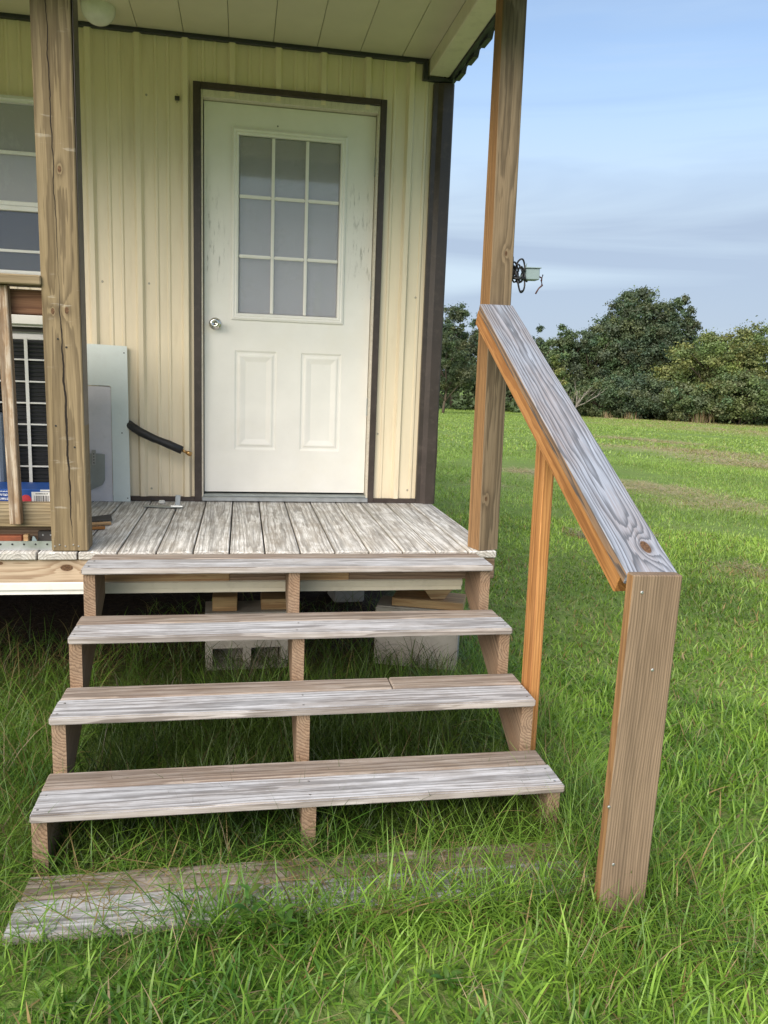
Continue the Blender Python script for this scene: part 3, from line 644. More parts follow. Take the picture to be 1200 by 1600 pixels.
tube(bm, [(1.31, JY - .01, 1.15), (1.302, JY - .012, 1.125), (1.29, JY, 1.10)], .0035, 6); tube(bm, [(1.352, JY - .03, 1.108), (1.368, JY - .03, 1.111)], .003, 6)
bmobj('wire_coil', bm, M['wire'], jb, True)
bm = bmesh.new(); tube(bm, [(1.437, JY, 1.180), (1.452, JY, 1.172), (1.4585, JY, 1.170)], .003, 6); tube(bm, [(1.461, JY, 1.184), (1.456, JY, 1.160), (1.461, JY, 1.140), (1.446, JY, 1.126), (1.434, JY, 1.104)], [.003, .004, .0045, .003, .0035], 6)
bmobj('wire_end', bm, M['redwire'], jb, True)

# ------------------------------------------------------------------ left railing
rl = thing('porch_railing', 'weathered wooden railing left of the cracked post', 'railing', (-1.8, D + .07, .09))
box('cap_rail', -3.3, -.536, D - .003, D + .135, 1.024, 1.060, M['rail'], rl, .004, axis='X', face='-Y')
box('upper_rail', -3.3, -.535, D + .075, D + .113, .918, 1.012, M['railbrown'], rl, .003, axis='X', face='-Y'); box('lower_rail', -3.3, -.535, D + .075, D + .113, .088, .186, M['rail'], rl, .003, axis='X', face='-Y')
for k in range(14):
    x = -.678 - k * .165; a = random.uniform(-.012, .012) if k else -.016
    box('baluster', x - .021, x + .021, D + .031, D + .0735, .105, 1.022, M['baluster'], rl, .003, axis='Z', face='-Y', rot=Matrix.Rotation(a, 4, 'Y'))

# ------------------------------------------------------------------ things on the deck
ac = thing('air_conditioner', 'white outdoor air conditioner with a grid grille behind the railing', 'air conditioner', (-1.05, -.6, 0))
box('casing', -1.55, -.555, -.796, -.46, .06, .866, M['acwhite'], ac, .01, seg=2); box('lid', -1.57, -.535, -.83, -.45, .886, .945, M['white'], ac, .012, seg=2); box('lid_gap', -1.545, -.56, -.80, -.46, .8665, .8855, M['darkmetal'], ac, 0)
box('grille_back', -1.50, -.56, -.800, -.7965, .175, .838, M['acdark'], ac, 0)
for k in range(38): box('louvre', -1.50, -.56, -.8125, -.8008, .182 + k * .0172, .1885 + k * .0172, M['acdark'], ac, 0, rot=Matrix.Rotation(.35, 4, 'X'))
for z in (.180, .2845, .377, .469, .562, .654, .747, .836): box('grille_bar', -1.51, -.55, -.8235, -.814, z - .0035, z + .0035, M['acwhite'], ac, .001)
for x in (-1.508, -1.38, -1.25, -1.12, -.99, -.8385, -.7095, -.57): box('grille_bar', x - .007, x + .007, -.826, -.8238, .176, .840, M['acwhite'], ac, .0005, axis='Z', face='-Y')
box('foot', -1.45, -1.40, -.80, -.46, .001, .06, M['darkmetal'], ac, .003); box('foot', -.70, -.65, -.80, -.46, .001, .06, M['darkmetal'], ac, .003)
sl = tag(box('plastic_duct', -.915, -.795, -.93, -.86, .001, .52, M['slate'], None, .01, axis='Z', face='-Y'), 'slate grey plastic duct standing at the left edge behind the railing', 'duct')
def print_mat(name, base, ink, mode):
    s = NT(name); O = s.n('TexCoord').outputs['Object']; x = s.n('SeparateXYZ', {0: O}).outputs
    if mode == 'bars':
        b = s.ramp(s.noise(s.scl(O, (230, 0, 0)), 1.0, 2, .8), [(.47, 0), (.50, 1)])
        inside = s.math('MULTIPLY', s.math('LESS_THAN', s.math('ABSOLUTE', s.math('ADD', x[1], .003)), .012), s.math('LESS_THAN', s.math('ABSOLUTE', x[0]), .030))
        line = s.math('MULTIPLY', s.math('LESS_THAN', s.math('ABSOLUTE', s.math('SUBTRACT', x[1], .0165)), .0022), s.math('MULTIPLY', s.math('LESS_THAN', s.math('ABSOLUTE', x[0]), .024), s.ramp(s.noise(s.scl(O, (400, 200, 0)), 1.0, 2), [(.4, 0), (.45, 1)])))
        c = s.mix(s.math('MAXIMUM', s.math('MULTIPLY', b, inside), line), base, ink)
    else:
        row = s.math('FRACT', s.math('DIVIDE', s.math('ADD', x[1], .030), .0165)); band = s.math('MULTIPLY', s.math('GREATER_THAN', row, .30), s.math('LESS_THAN', row, .85))
        g = s.ramp(s.noise(s.scl(O, (260, 150, 0)), 1.0, 3, .7), [(.46, 0), (.52, 1)]); wd = s.ramp(s.noise(s.scl(O, (22, 50, 0)), 1.0, 1), [(.36, 0), (.40, 1)])
        f = s.math('MULTIPLY', s.math('MULTIPLY', band, g), wd); c = s.mix(f, base, ink)
    return s.bsdf(c, .45)
bb = thing('blue_box', 'blue printed cardboard box with white barcode label on the lower rail', 'box', (-.75, -1.05, .0))
box('carton', -1.06, -.553, -1.130, -.93, .080, .230, plain('blue_card', (.012, .075, .32), .45, 0, .12, 10), bb, .002)
box('printed_text', -.98, -.672, -1.1315, -1.1303, .166, .222, print_mat('white_print', (.012, .06, .28), (.75, .78, .85), 'text'), bb, 0, axis='X', face='-Y')
box('barcode_label', -.634, -.556, -1.132, -1.1303, .171, .219, print_mat('barcode_print', (.80, .80, .79), (.06, .06, .06), 'bars'), bb, 0, axis='X', face='-Y')
bm = bmesh.new(); tube(bm, [(-.656, -1.1302, .186), (-.656, -1.1318, .186)], [.021, .021], 20); bmobj('red_emblem', bm, plain('red_print', (.62, .05, .07), .5, 0, .3, 60), bb)
box('tape_strip', -.60, -.555, -1.1316, -1.1304, .2215, .2285, M['white'], bb, 0)
tag(box('wood_plank', -1.07, -.545, -1.12, -.94, .001, .079, M['stringer'], None, .003), 'brown wooden plank under the blue printed box', 'plank')
ps = thing('perforated_strip', 'galvanised perforated steel angle lying along the deck edge under the railing', 'metal strip', (-1.1, -1.23, 0))
bmobj('angle', prism([(-1.240, .001), (-1.240, .038), (-1.2375, .038), (-1.2375, .0035), (-1.205, .0035), (-1.205, .001)], 'X', -1.7, -.536), M['galv'], ps)
for k in range(26): disc('hole', (-.556 - k * .0435, -1.2405, .025), (0, -1, 0), .0042, .0008, M['hole'], ps, 8)
box('scrap', 0, 0, 0, 0, 0, 0, M['rust'], None) if False else None
tag(box('rusty_bar', -1.2, -.662, -1.19, -1.15, .001, .048, M['rust'], None, .004), 'short rusty red bar behind the perforated steel angle', 'bar')
tag(box('wood_stub', -.659, -.640, -1.185, -1.15, .001, .052, M['lumber'], None, .002), 'small wooden stub beside the rusty bar under the baluster', 'wood scrap')
tag(bmobj('angle_bracket', prism([(-.632, .001), (-.594, .001), (-.598, .010), (-.618, .045), (-.624, .045)], 'Y', -1.182, -1.178), M['teal']), 'pale grey triangular steel bracket under the lower rail', 'bracket')
ds = thing('dark_strip', 'dark steel strip with bright screws under the lower rail by the post', 'metal strip', (-.57, -1.14, 0))
box('strip', -.612, -.536, -1.148, -1.13, .001, .060, M['darkmetal'], ds, .002)
for x in (-.592, -.562): disc('screw', (x, -1.1485, .044), (0, -1, 0), .004, .002, M['galv'], ds, 8)
# scraps right of the post
tag(mesh('metal_offcut', [(-.52, -.63, .018), (-.415, -.565, .022), (-.395, -.66, .012), (-.50, -.72, .014), (-.52, -.63, .021), (-.415, -.565, .025), (-.395, -.66, .015), (-.50, -.72, .017)],
         [(0, 3, 2, 1), (4, 5, 6, 7), (0, 1, 5, 4), (1, 2, 6, 5), (2, 3, 7, 6), (3, 0, 4, 7)], M['darkmetal']), 'dark bent metal offcut on the deck beside the thick post', 'metal scrap')
tag(stick('wood_strip', (-.50, -.755, .010), (-.392, -.715, .010), .022, .014, (0, 0, 1), M['lumber']), 'longer thin wood strip under the dark metal offcut', 'wood scrap')
tag(stick('wood_strip', (-.50, -.835, .008), (-.402, -.815, .008), .020, .012, (0, 0, 1), M['orange']), 'shorter thin wood strip in front of the dark metal offcut', 'wood scrap')
hg = thing('loose_hinge', 'loose grey steel hinge lying open on the deck by the wall', 'hinge', (-.19, -.24, 0))
stick('leaf', (-.300, -.215, .006), (-.100, -.245, .006), .050, .004, (0, 0, 1), M['grey_metal'], hg, .001); stick('leaf', (-.128, -.232, .004), (-.124, -.228, .068), .026, .004, (0, -1, 0), M['galv'], hg, .001)
bm = bmesh.new(); tube(bm, [(-.160, -.255, .012), (-.098, -.262, .012)], .007, 8); bmobj('pin', bm, M['galv'], hg)
tag(box('white_chip', -.236, -.205, -.115, -.09, .001, .018, M['white'], None, .003), 'small white chip lying against the wall base behind the hinge', 'chip')
pn = thing('leaning_panel', 'pale mint sheet with a lilac inset leaning on the wall left of the door', 'panel', (-.5, -.05, 0))
sh = Matrix.Rotation(-.012, 4, 'X')
def lean(poly, y0, y1): 
    bm = prism(poly, 'Y', y0, y1); bmesh.ops.rotate(bm, cent=(0, -.06, 0), matrix=Matrix.Rotation(-.022, 3, 'X'), verts=bm.verts); return bm
bmobj('sheet', lean([(-.62, .625), (-.490, .625), (-.483, .619), (-.481, .001), (-.392, .001), (-.398, .836), (-.62, .842)], -.052, -.044), M['mint'], pn)
bmobj('inset', lean([(-.62, .001), (-.4835, .001), (-.4845, .612), (-.490, .620), (-.62, .621)], -.0485, -.046), M['lilac'], pn)
for x, z in ((-.413, .800), (-.43, .375), (-.405, .02)): disc('rivet', (x, -.0535 + z * .022 - .0, z), (0, -1, 0), .0035, .0015, M['darkmetal'], pn, 8)
lb = bmobj('latch_plate', lean([(-.60, .060), (-.565, .078), (-.535, .092), (-.522, .118), (-.520, .258), (-.552, .262), (-.60, .262)], -.058, -.055), M['grey_metal'], pn)
bmobj('slotted_rail', lean([(-.586, .20), (-.566, .20), (-.566, .282), (-.586, .282)], -.062, -.0585), M['galv'], lb)
for z in (.212, .228, .244, .26): disc('slot', (-.576, -.0625 + .004, z), (0, -1, 0), .003, .002, M['hole'], lb, 6)
pp = thing('insulated_pipe', 'black foam insulated copper pipe sticking out above the deck by the door', 'pipe', (-.39, -.01, .42))
bm = bmesh.new(); pts = [(-.395, .0, .419), (-.388, -.03, .417), (-.372, -.06, .410), (-.33, -.078, .385), (-.26, -.084, .352), (-.24, -.085, .345), (-.18, -.09, .322), (-.112, -.096, .293)]
tube(bm, pts, [.022, .022, .022, .023, .0215, .020, .0225, .022], 12); bmobj('foam_sleeve', bm, M['rubber'], pp, True)
bm = bmesh.new(); tube(bm, [(-.114, -.096, .294), (-.085, -.098, .281)], .0075, 10); tube(bm, [(-.088, -.098, .282), (-.080, -.0985, .279), (-.062, -.10, .271)], [.009, .0125, .0125], 10); bmobj('copper_end', bm, M['brass'], pp, True)

# ------------------------------------------------------------------ steps
XL, XR = -.3775, 1.2151
TZ = [-.004, -.1762, -.3397, -.5073, -.6723]; YF = [-1.5171, -1.7966, -2.08, -2.3531, -2.629]
st = thing('wooden_steps', 'five open weathered wooden steps with overgrown bottom tread', 'steps', (.42, -2.0, GZ))
for i in range(5):
    y = YF[i]; z = TZ[i]; T = .025
    bk = [.231, .2475, .2475, .2475, .2475][i]
    o = box('tread', XL + .004 * (i % 2), XR - .003 * (i % 3), y, y + .140, z - T, z, M['tread'], st, .004, axis='X', face='Z', rot=Matrix.Rotation(random.uniform(-.002, .002), 4, 'Y'), seg=2)
    if i == 2:
        box('tread', XL + .003, .735, y + .149, y + bk, z - .003 - T - .001, z - .001, M['tread_back'], st, .005, axis='X', face='Z'); box('tread', .7365, XR - .004, y + .149, y + bk, z - .003 - T + .001, z + .001, M['tread_back'], st, .005, axis='X', face='Z')
    else: box('tread', XL + .006 - .004 * (i % 2), XR - .004, y + .149, y + bk, z - .003 - T - .001, z - .0015, M['tread_back'], st, .005, axis='X', face='Z')
def stringer(x0, x1):
    poly = []; A = [y + .022 for y in YF]; T = .0262
    poly.append((D - .004, TZ[0] - T))
    for i in range(5):
        poly.append((A[i], TZ[i] - T))
        if i < 4: poly.append((A[i], TZ[i + 1] - T))
    poly.append((A[4], GZ - .05))
    sl = (TZ[0] - TZ[4]) / (A[0] - A[4]); yb0 = A[0] + .165
    yg = yb0 + (GZ - .05 - (TZ[1] - T)) / sl
    poly.append((yg, GZ - .05))
    zt = TZ[1] - T + (D - .004 - yb0) * sl
    poly.append((D - .004, zt))
    bm = bmesh.new(); w = (x1 - x0) / 2; xm = (x0 + x1) / 2
    # local: X along the slope so that the grain follows the board
    sa = math.atan(sl); dirv = Vector((0, math.cos(sa), math.sin(sa))); c0 = Vector((xm, -1.95, -.33))
    Mx = Matrix.Translation(c0) @ frame(dirv, (-1, 0, 0)); inv = Mx.inverted()
    A1 = [bm.verts.new(inv @ Vector((x0, u, v))) for u, v in poly]; B1 = [bm.verts.new(inv @ Vector((x1, u, v))) for u, v in poly]
    bm.faces.new(A1); bm.faces.new(B1[::-1]); n = len(poly)
    for i in range(n): bm.faces.new((A1[i], A1[(i + 1) % n], B1[(i + 1) % n], B1[i]))
    return bmobj('stringer', bm, M['stringer'], st, M_=Mx)
stringer(XL + .003, XL + .045); stringer(.3905, .4335); stringer(XR - .046, XR - .005)
for i in range(5):
    for x in (XL + .024, .412, XR - .026):
        for dy in (.03, .11): disc('screw', (x + random.uniform(-.006, .006), YF[i] + dy, TZ[i] + .0003), (0, 0, 1), .0038, .0012, M['nail'], st, 6)

# ------------------------------------------------------------------ stair handrail
hr = thing('stair_handrail', 'sloping wooden stair handrail with grey cap and orange under-board', 'handrail', (1.25, -2.0, GZ))
a = Vector((1.2345, -1.285, 1.0435)); b = Vector((1.2530, -2.690, .2670)); dr = (b - a).normalized(); nr = Vector((0, dr.z, -dr.y)).normalized()
if nr.z < 0: nr = -nr
ca = a - nr * .019; cb = b - nr * .019
stick('cap_rail', ca, cb, .143, .038, nr, M['cap'], hr, .004)
off = Vector((-.0475, 0, 0)) - nr * (.0385 + .031)
stick('under_rail', a + off - dr * .02, b + off - dr * .035, .062, .038, (-1, 0, 0), M['orange'], hr, .003)
box('baluster', 1.219, 1.257, -1.985, -1.896, GZ - .05, .545, M['orange'], hr, .003, axis='Z', face='-X', rot=Matrix.Rotation(-.008, 4, 'Y'))
ep = box('end_post', 1.173, 1.308, -2.7275, -2.6895, GZ - .06, .272, M['endpost'], hr, .003, axis='Z', face='-Y', rot=Matrix.Rotation(.012, 4, 'Y'))
for x, z in ((1.205, .228), (1.17, -.36), (1.198, -.53), (1.255, .02)): disc('screw', (x, -2.7278, z), (0, -1, 0), .0042, .002, M['galv'], hr, 8)
bm = bmesh.new(); bmesh.ops.create_icosphere(bm, subdivisions=2, radius=.010)
for v in bm.verts: v.co.z *= .35; v.co.x *= 1.3

# ------------------------------------------------------------------ blocks and cribbing under the deck
def cinder(name, label, cx, cy, z0, L, W, H, rz):
    t = thing(name, label, 'concrete block', (cx, cy, z0), 'concrete blocks under the porch')
    bm = bmesh.new(); Mx = Matrix.Translation((cx, cy, z0)) @ Matrix.Rotation(rz, 4, 'Z')
    def shell():
        o = bmobj('shell', bm, M['block'], t, M_=Mx)
        return o
    # two cores open to the front (local -Y), web in the middle
    xs = [-L / 2, -L / 2 + .035, -.02, .02, L / 2 - .035, L / 2]; zs = [0, .035, H * .42, H]
    for i in range(5):
        for j in range(3):
            if i in (1, 3) and j == 1: continue
            bmesh.ops.create_cube(bm, size=1, matrix=Matrix.Translation(((xs[i] + xs[i + 1]) / 2, 0, (zs[j] + zs[j + 1]) / 2)) @ Matrix.Diagonal((xs[i + 1] - xs[i], W, zs[j + 1] - zs[j], 1)))
    bmesh.ops.remove_doubles(bm, verts=bm.verts, dist=1e-4)
    shell()
    bm2 = bmesh.new(); bmesh.ops.create_cube(bm2, size=1, matrix=Matrix.Translation((0, .02, (zs[1] + zs[2]) / 2)) @ Matrix.Diagonal((L - .08, .02, zs[2] - zs[1] - .002, 1))); bmobj('core_wall', bm2, M['block'], t, M_=Mx)
    return t
t1 = cinder('concrete_block', 'hollow concrete block under the deck behind the middle stringer, cores facing out', .235, -.66, GZ - .02, .40, .20, .31, .03)
def solidblock(name, label, x0, x1, y0, y1, z0, z1, rz, grp='concrete blocks under the porch'):
    o = box(name, x0, x1, y0, y1, z0, z1, M['block'], None, .008, rot=Matrix.Rotation(rz, 4, 'Z'), seg=2); return tag(o, label, 'concrete block', grp)
solidblock('concrete_block', 'pale concrete block at the right corner under the deck', .895, 1.315, -.80, -.60, GZ - .03, -.405, -.33)
solidblock('concrete_block', 'dim concrete block far back under the deck between the front two', .78, .98, .35, .55, GZ, -.42, .1)
W_ = 'timber cribbing under the porch'
tag(box('timber_block', .195, .300, -.72, -.60, -.405, -.212, M['lumber'], None, .004, axis='Y', face='-Y'), 'upright sawn timber stub on the hollow concrete block', 'timber', W_)
tag(box('timber_block', .072, .190, -.745, -.58, -.418, -.345, M['lumber'], None, .003, axis='X', face='-Y'), 'short pair of timber shims left of the timber stub', 'timber', W_)
tag(box('timber_block', .305, .43, -.73, -.60, -.418, -.365, M['lumber'], None, .003, axis='X', face='-Y'), 'low timber shim right of the timber stub', 'timber', W_)
bmobj('x', prism([(0, 0), (1, 0), (0, 1)], 'Y', 0, 1), M['lumber']) if False else None
tag(box('timber_board', .975, 1.335, -.80, -.62, -.404, -.362, M['lumber'], None, .003, axis='X', face='-Y', rot=Matrix.Rotation(-.35, 4, 'Z')), 'flat timber board lying on the right corner concrete block', 'timber', W_)
tag(bmobj('timber_beam', prism([(1.095, -.212), (1.10, -.30), (1.145, -.359), (1.215, -.359), (1.262, -.30), (1.262, -.212)], 'Y', -.78, .4), M['lumber']), 'bevelled timber beam end resting above the right concrete block', 'timber', W_)

# ------------------------------------------------------------------ vegetation
def np_mesh(name, verts, faces_flat, sizes, cols, mat, parent=None):
    me = bpy.data.meshes.new(name); n = len(verts); nl = len(faces_flat); nf = len(sizes)
    me.vertices.add(n); me.vertices.foreach_set('co', verts.astype(np.float32).ravel())
    me.loops.add(nl); me.loops.foreach_set('vertex_index', faces_flat.astype(np.int32))
    me.polygons.add(nf); me.polygons.foreach_set('loop_start', np.concatenate([[0], np.cumsum(sizes)[:-1]]).astype(np.int32))
    me.polygons.foreach_set('loop_total', sizes.astype(np.int32))
    ca = me.color_attributes.new('Col', 'FLOAT_COLOR', 'POINT'); ca.data.foreach_set('color', np.hstack([cols, np.ones((n, 1))]).astype(np.float32).ravel())
    me.update(calc_edges=True); me.validate(); me.materials.append(mat)
    o = bpy.data.objects.new(name, me); link(o, parent); return o
def blades(x, y, z, L, w, phi0, kap, az, col, tip, segs):
    """curved tapering blades; arrays of equal length"""
    n = len(x); ds = L / segs; px = x.copy(); py = y.copy(); pz = z.copy(); rows = []; cols = []
    sx, sy = -np.sin(az), np.cos(az)
    # a blade need not face its bending direction squarely
    tw = rng.uniform(-.9, .9, n); c_, s_ = np.cos(tw), np.sin(tw); sx, sy = sx * c_ - sy * s_, sx * s_ + sy * c_
    for k in range(segs + 1):
        t = k / segs; wk = w * (np.array([.75, 1.0, .85, .55, 0])[min(4, int(round(t * 4)))] if segs >= 3 else (1 - t * .999))
        cc = col * (1 - t) + tip * t
        if k < segs:
            rows.append(np.stack([px - sx * wk / 2, py - sy * wk / 2, pz], 1)); rows.append(np.stack([px + sx * wk / 2, py + sy * wk / 2, pz], 1)); cols += [cc, cc]
        else: rows.append(np.stack([px, py, pz], 1)); cols.append(cc)
        ph = phi0 + kap * (t + .5 / segs)
        px = px + np.cos(az) * np.sin(ph) * ds; py = py + np.sin(az) * np.sin(ph) * ds; pz = pz + np.cos(ph) * ds
    nv = 2 * segs + 1; V = np.stack(rows, 1).reshape(-1, 3); Cc = np.stack(cols, 1).reshape(-1, 3)
    base = (np.arange(n) * nv)[:, None]; F = []; S = []
    pat = []; sz = []
    for k in range(segs - 1): pat += [2 * k, 2 * k + 1, 2 * k + 3, 2 * k + 2]; sz.append(4)
    pat += [2 * segs - 2, 2 * segs - 1, 2 * segs]; sz.append(3)
    return V, (base + np.array(pat)[None]).ravel(), np.tile(np.array(sz), n), Cc
def joinparts(parts):
    off = 0; V = []; F = []; S = []; Cc = []
    for v, f, s_, c in parts: V.append(v); F.append(f + off); S.append(s_); Cc.append(c); off += len(v)
    return np.vstack(V), np.concatenate(F), np.concatenate(S), np.vstack(Cc)
def noise2(x, y, f, seed):
    r = np.random.default_rng(seed); v = np.zeros_like(x)
    for k in range(5):
        a = r.uniform(0, 6.28); q = f * (1.0 + .7 * k); v += np.sin((x * math.cos(a) + y * math.sin(a)) * q + r.uniform(0, 6.28)) / (1 + .5 * k)
    return v / 2.2
def sample(r0, r1, dens, a0=-21, a1=42):
    a0, a1 = math.radians(a0), math.radians(a1); n = int(.5 * (a1 - a0) * (r1 * r1 - r0 * r0) * dens)
    r = np.sqrt(rng.uniform(r0 * r0, r1 * r1, n)); a = rng.uniform(a0, a1, n); return .205 + r * np.sin(a), -4.534 + r * np.cos(a), r
def palette(x, y, dry=.06):
    n = len(x); g = np.clip(.5 + .45 * noise2(x, y, 1.3, 3) + .35 * noise2(x, y, 6.5, 31) + rng.normal(0, .3, n), 0, 1)[:, None]
    A = np.array([.058, .160, .020]); B = np.array([.25, .44, .066]); c = A * (1 - g) + B * g
    yl = rng.random(n)[:, None] ** 3; c = c * (1 - .35 * yl) + np.array([.20, .26, .045]) * .35 * yl
    pl = np.clip((np.hypot(x - .2, y + 4.5) - 3.2) / 7, 0, .75)[:, None]; c = c * (1 - pl) + (np.array([.27, .40, .085]) * (.6 + .8 * g)) * pl
    d = rng.random(n) < dry + .55 * thatch_np(x, y); c[d] = np.array([.30, .225, .105]) * rng.uniform(.6, 1.25, (d.sum(), 1))
    return c
def inside_house(x, y): return (x < 1.32) & (y > -1.15)
def on_steps(x, y): return (x > XL - .01) & (x < XR + .01) & (y > -2.63) & (y < -1.25)

parts = []
# foreground and near lawn
x, y, r = sample(1.35, 3.9, 8200); keep = ~inside_house(x, y)
clump = noise2(x, y, 9, 8); keep &= rng.random(len(x)) < np.clip(.72 + .35 * clump, .25, 1)
x, y, r = x[keep], y[keep], r[keep]; n = len(x)
near_steps = np.clip(1 - np.maximum(np.abs(x - .42) - .9, 0) / .35, 0, 1) * np.clip((y + 2.78) / .12, 0, 1)
lefttall = np.clip((-.30 - x) / .2, 0, 1) * np.clip((y + 2.75) / .25, 0, 1)
postpatch = np.exp(-((x - 1.2) ** 2 + (y + 2.75) ** 2) / .10)
tall = np.clip(np.maximum(near_steps, lefttall), 0, 1)
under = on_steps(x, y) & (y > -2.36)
L = rng.uniform(.05, .125, n) * (1 + .3 * noise2(x, y, 4, 21)) + tall * rng.uniform(.03, .17, n) + postpatch * rng.uniform(0, .10, n)
L = np.where(y < -2.62, np.minimum(L, .125 + .07 * postpatch), L); L = np.where((y > -2.74) & (x < .05), np.minimum(L, .10), L)
L = np.where(under, np.minimum(L, .26), L); L = np.where(under & (x > -.25) & (y > -2.0), L * 1.0, L)
w = rng.uniform(.003, .0085, n) * (1 - .55 * tall); wide = (rng.random(n) < .18) & (tall < .3); w = np.where(wide, rng.uniform(.007, .013, n), w); L = np.where(wide, rng.uniform(.035, .075, n), L); col = palette(x, y, .03)
col = np.where((tall > .5)[:, None], col * np.array([.72, .76, .8]), col); col = np.where(under[:, None], col * .36, col)  # blades beneath the steps get a darker colour standing for the shade
# keep grass rooted off the bottom tread itself
off = (y > -2.635) & (y < -2.375) & (x > XL) & (x < XR) & (rng.random(n) < np.where(x > .4, .78, .93)); k = ~off; wide = wide[k]
x, y, L, w, col, tall = x[k], y[k], L[k], w[k], col[k], tall[k]; n = len(x)
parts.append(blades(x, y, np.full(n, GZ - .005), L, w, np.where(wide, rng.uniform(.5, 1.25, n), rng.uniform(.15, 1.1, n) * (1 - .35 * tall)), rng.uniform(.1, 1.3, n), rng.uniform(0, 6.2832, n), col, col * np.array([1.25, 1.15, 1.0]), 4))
# right lawn and left lawn, middle distance
x, y, r = sample(3.9, 8.5, 3400); keep = ~inside_house(x, y); x, y, r = x[keep], y[keep], r[keep]; n = len(x)
L = rng.uniform(.03, .075, n) * (1 + .35 * noise2(x, y, 3, 22)) + .10 * np.clip(1 - np.abs(x - 1.40) / .16, 0, 1) * rng.random(n)
th = thatch_np(x, y); L *= 1 - .5 * th; col = palette(x, y, .07)
parts.append(blades(x, y, gz_np(x, y) - .004, L, rng.uniform(.004, .010, n), rng.uniform(.1, 1.1, n), rng.uniform(.2, 1.3, n), rng.uniform(0, 6.2832, n), col, col * np.array([1.3, 1.18, 1.0]), 3))
x, y, r = sample(8.5, 20, 720, -2, 42); keep = (x > 1.35); x, y, r = x[keep], y[keep], r[keep]; n = len(x)
L = rng.uniform(.03, .07, n) * (1 + .4 * noise2(x, y, 1.6, 23)) * (1 - .5 * thatch_np(x, y)); col = palette(x, y, .08)
parts.append(blades(x, y, gz_np(x, y) - .004, L, rng.uniform(.008, .016, n), rng.uniform(.05, .9, n), rng.uniform(.1, 1, n), rng.uniform(0, 6.2832, n), col * .6 + col.mean(0) * .4, (col * .6 + col.mean(0) * .4) * 1.08, 2))
x, y, r = sample(20, 74, 62, 3, 42); keep = (x > 1.6); x, y, r = x[keep], y[keep], r[keep]; n = len(x)
L = rng.uniform(.03, .08, n) * (1 + .5 * noise2(x, y, .6, 24)) + np.clip((r - 66) / 8, 0, 1) * rng.uniform(0, .25, n); col = palette(x, y, .10)
parts.append(blades(x, y, gz_np(x, y) - .004 + np.clip((r - 12) / 10, 0, 1) * .02, L, rng.uniform(.03, .07, n), rng.uniform(.1, 1.1, n), np.zeros(n), rng.uniform(0, 6.2832, n), col * .4 + col.mean(0) * .6, (col * .4 + col.mean(0) * .6) * 1.03, 1))
x, y, r = sample(1.4, 6.5, 420); keep = ~inside_house(x, y) & ~on_steps(x, y); x, y = x[keep], y[keep]; n = len(x); col = np.array([.38, .30, .17]) * rng.uniform(.5, 1.2, (n, 1))
parts.append(blades(x, y, gz_np(x, y) + rng.uniform(.005, .05, n), rng.uniform(.04, .14, n), rng.uniform(.0012, .003, n), rng.uniform(.8, 1.55, n), rng.uniform(-.2, .5, n), rng.uniform(0, 6.2832, n), col, col, 3))
g = np_mesh('lawn_grass', *joinparts(parts), M['grass']); tag(g, 'short green grass covering the yard and field', 'grass', kind='stuff')

def pix(px, py, dist):
    d = Fv + Rv * ((px - 600) / 1245.4) + Uv * ((800 - py) / 1245.4); h = math.hypot(d.x, d.y)
    x = CAM.x + d.x / h * dist; y = CAM.y + d.y / h * dist; return x, y, CAM.z + d.z / h * dist
def leafcloud(centers, rad, per, size, cols, flat=.35):
    """leaf quads gathered in clumps; centres (n,3), rad (n), cols (n,3)"""
    n = len(centers); N = n * per; ci = np.repeat(np.arange(n), per)
    d = rng.normal(size=(N, 3)); d /= np.linalg.norm(d, axis=1)[:, None]; rr = rad[ci] * np.minimum(np.abs(rng.normal(0, .72, N)) + .12, 1.9)
    p = centers[ci] + d * rr[:, None] * np.array([1, 1, .72])
    nrm = d * .6 + rng.normal(size=(N, 3)) * .6 + np.array([0, 0, .55]); nrm /= np.linalg.norm(nrm, axis=1)[:, None]
    u = np.cross(nrm, rng.normal(size=(N, 3))); u /= np.linalg.norm(u, axis=1)[:, None]; v = np.cross(nrm, u)
    s = size * rng.uniform(.6, 1.35, N)[:, None]; bend = nrm * s * .18
    V = np.stack([p - u * s, p + v * s * .55 + bend, p + u * s, p - v * s * .55 + bend], 1).reshape(-1, 3)
    c = np.clip(cols[ci] * rng.uniform(.72, 1.3, (N, 1)), 0, 1); Cc = np.repeat(c, 4, axis=0)
    return V, np.arange(N * 4), np.full(N, 4), Cc
# long wispy grass round and under the steps
parts = []
def wisps(n, xr, yr, Lr, wr=(.002, .0042), phi=(.05, .7), kap=(.5, 2.0), dry=.12, dark=1.0, z=None):
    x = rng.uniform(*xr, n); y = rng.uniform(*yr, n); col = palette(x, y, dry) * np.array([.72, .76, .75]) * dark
    return blades(x, y, np.full(n, GZ - .005) if z is None else z, rng.uniform(*Lr, n), rng.uniform(*wr, n), rng.uniform(*phi, n), rng.uniform(*kap, n), rng.uniform(0, 6.2832, n), col, col * np.array([1.3, 1.2, 1.05]), 5)
parts.append(wisps(2600, (-.35, 1.2), (-2.33, -1.35), (.14, .30), dark=.38))  # dark puts the shade below the treads into the blade colour
parts.append(wisps(2600, (-.36, 1.2), (-1.4, -.55), (.12, .32), dry=.2, dark=.4))  # shade under the deck edge painted into these blades as well
parts.append(wisps(900, (-.36, 1.2), (-.6, .3), (.06, .2), dry=.35))
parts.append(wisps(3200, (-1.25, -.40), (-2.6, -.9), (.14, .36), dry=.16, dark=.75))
parts.append(wisps(900, (-1.5, -.40), (-1.0, -.3), (.1, .28), dry=.4))
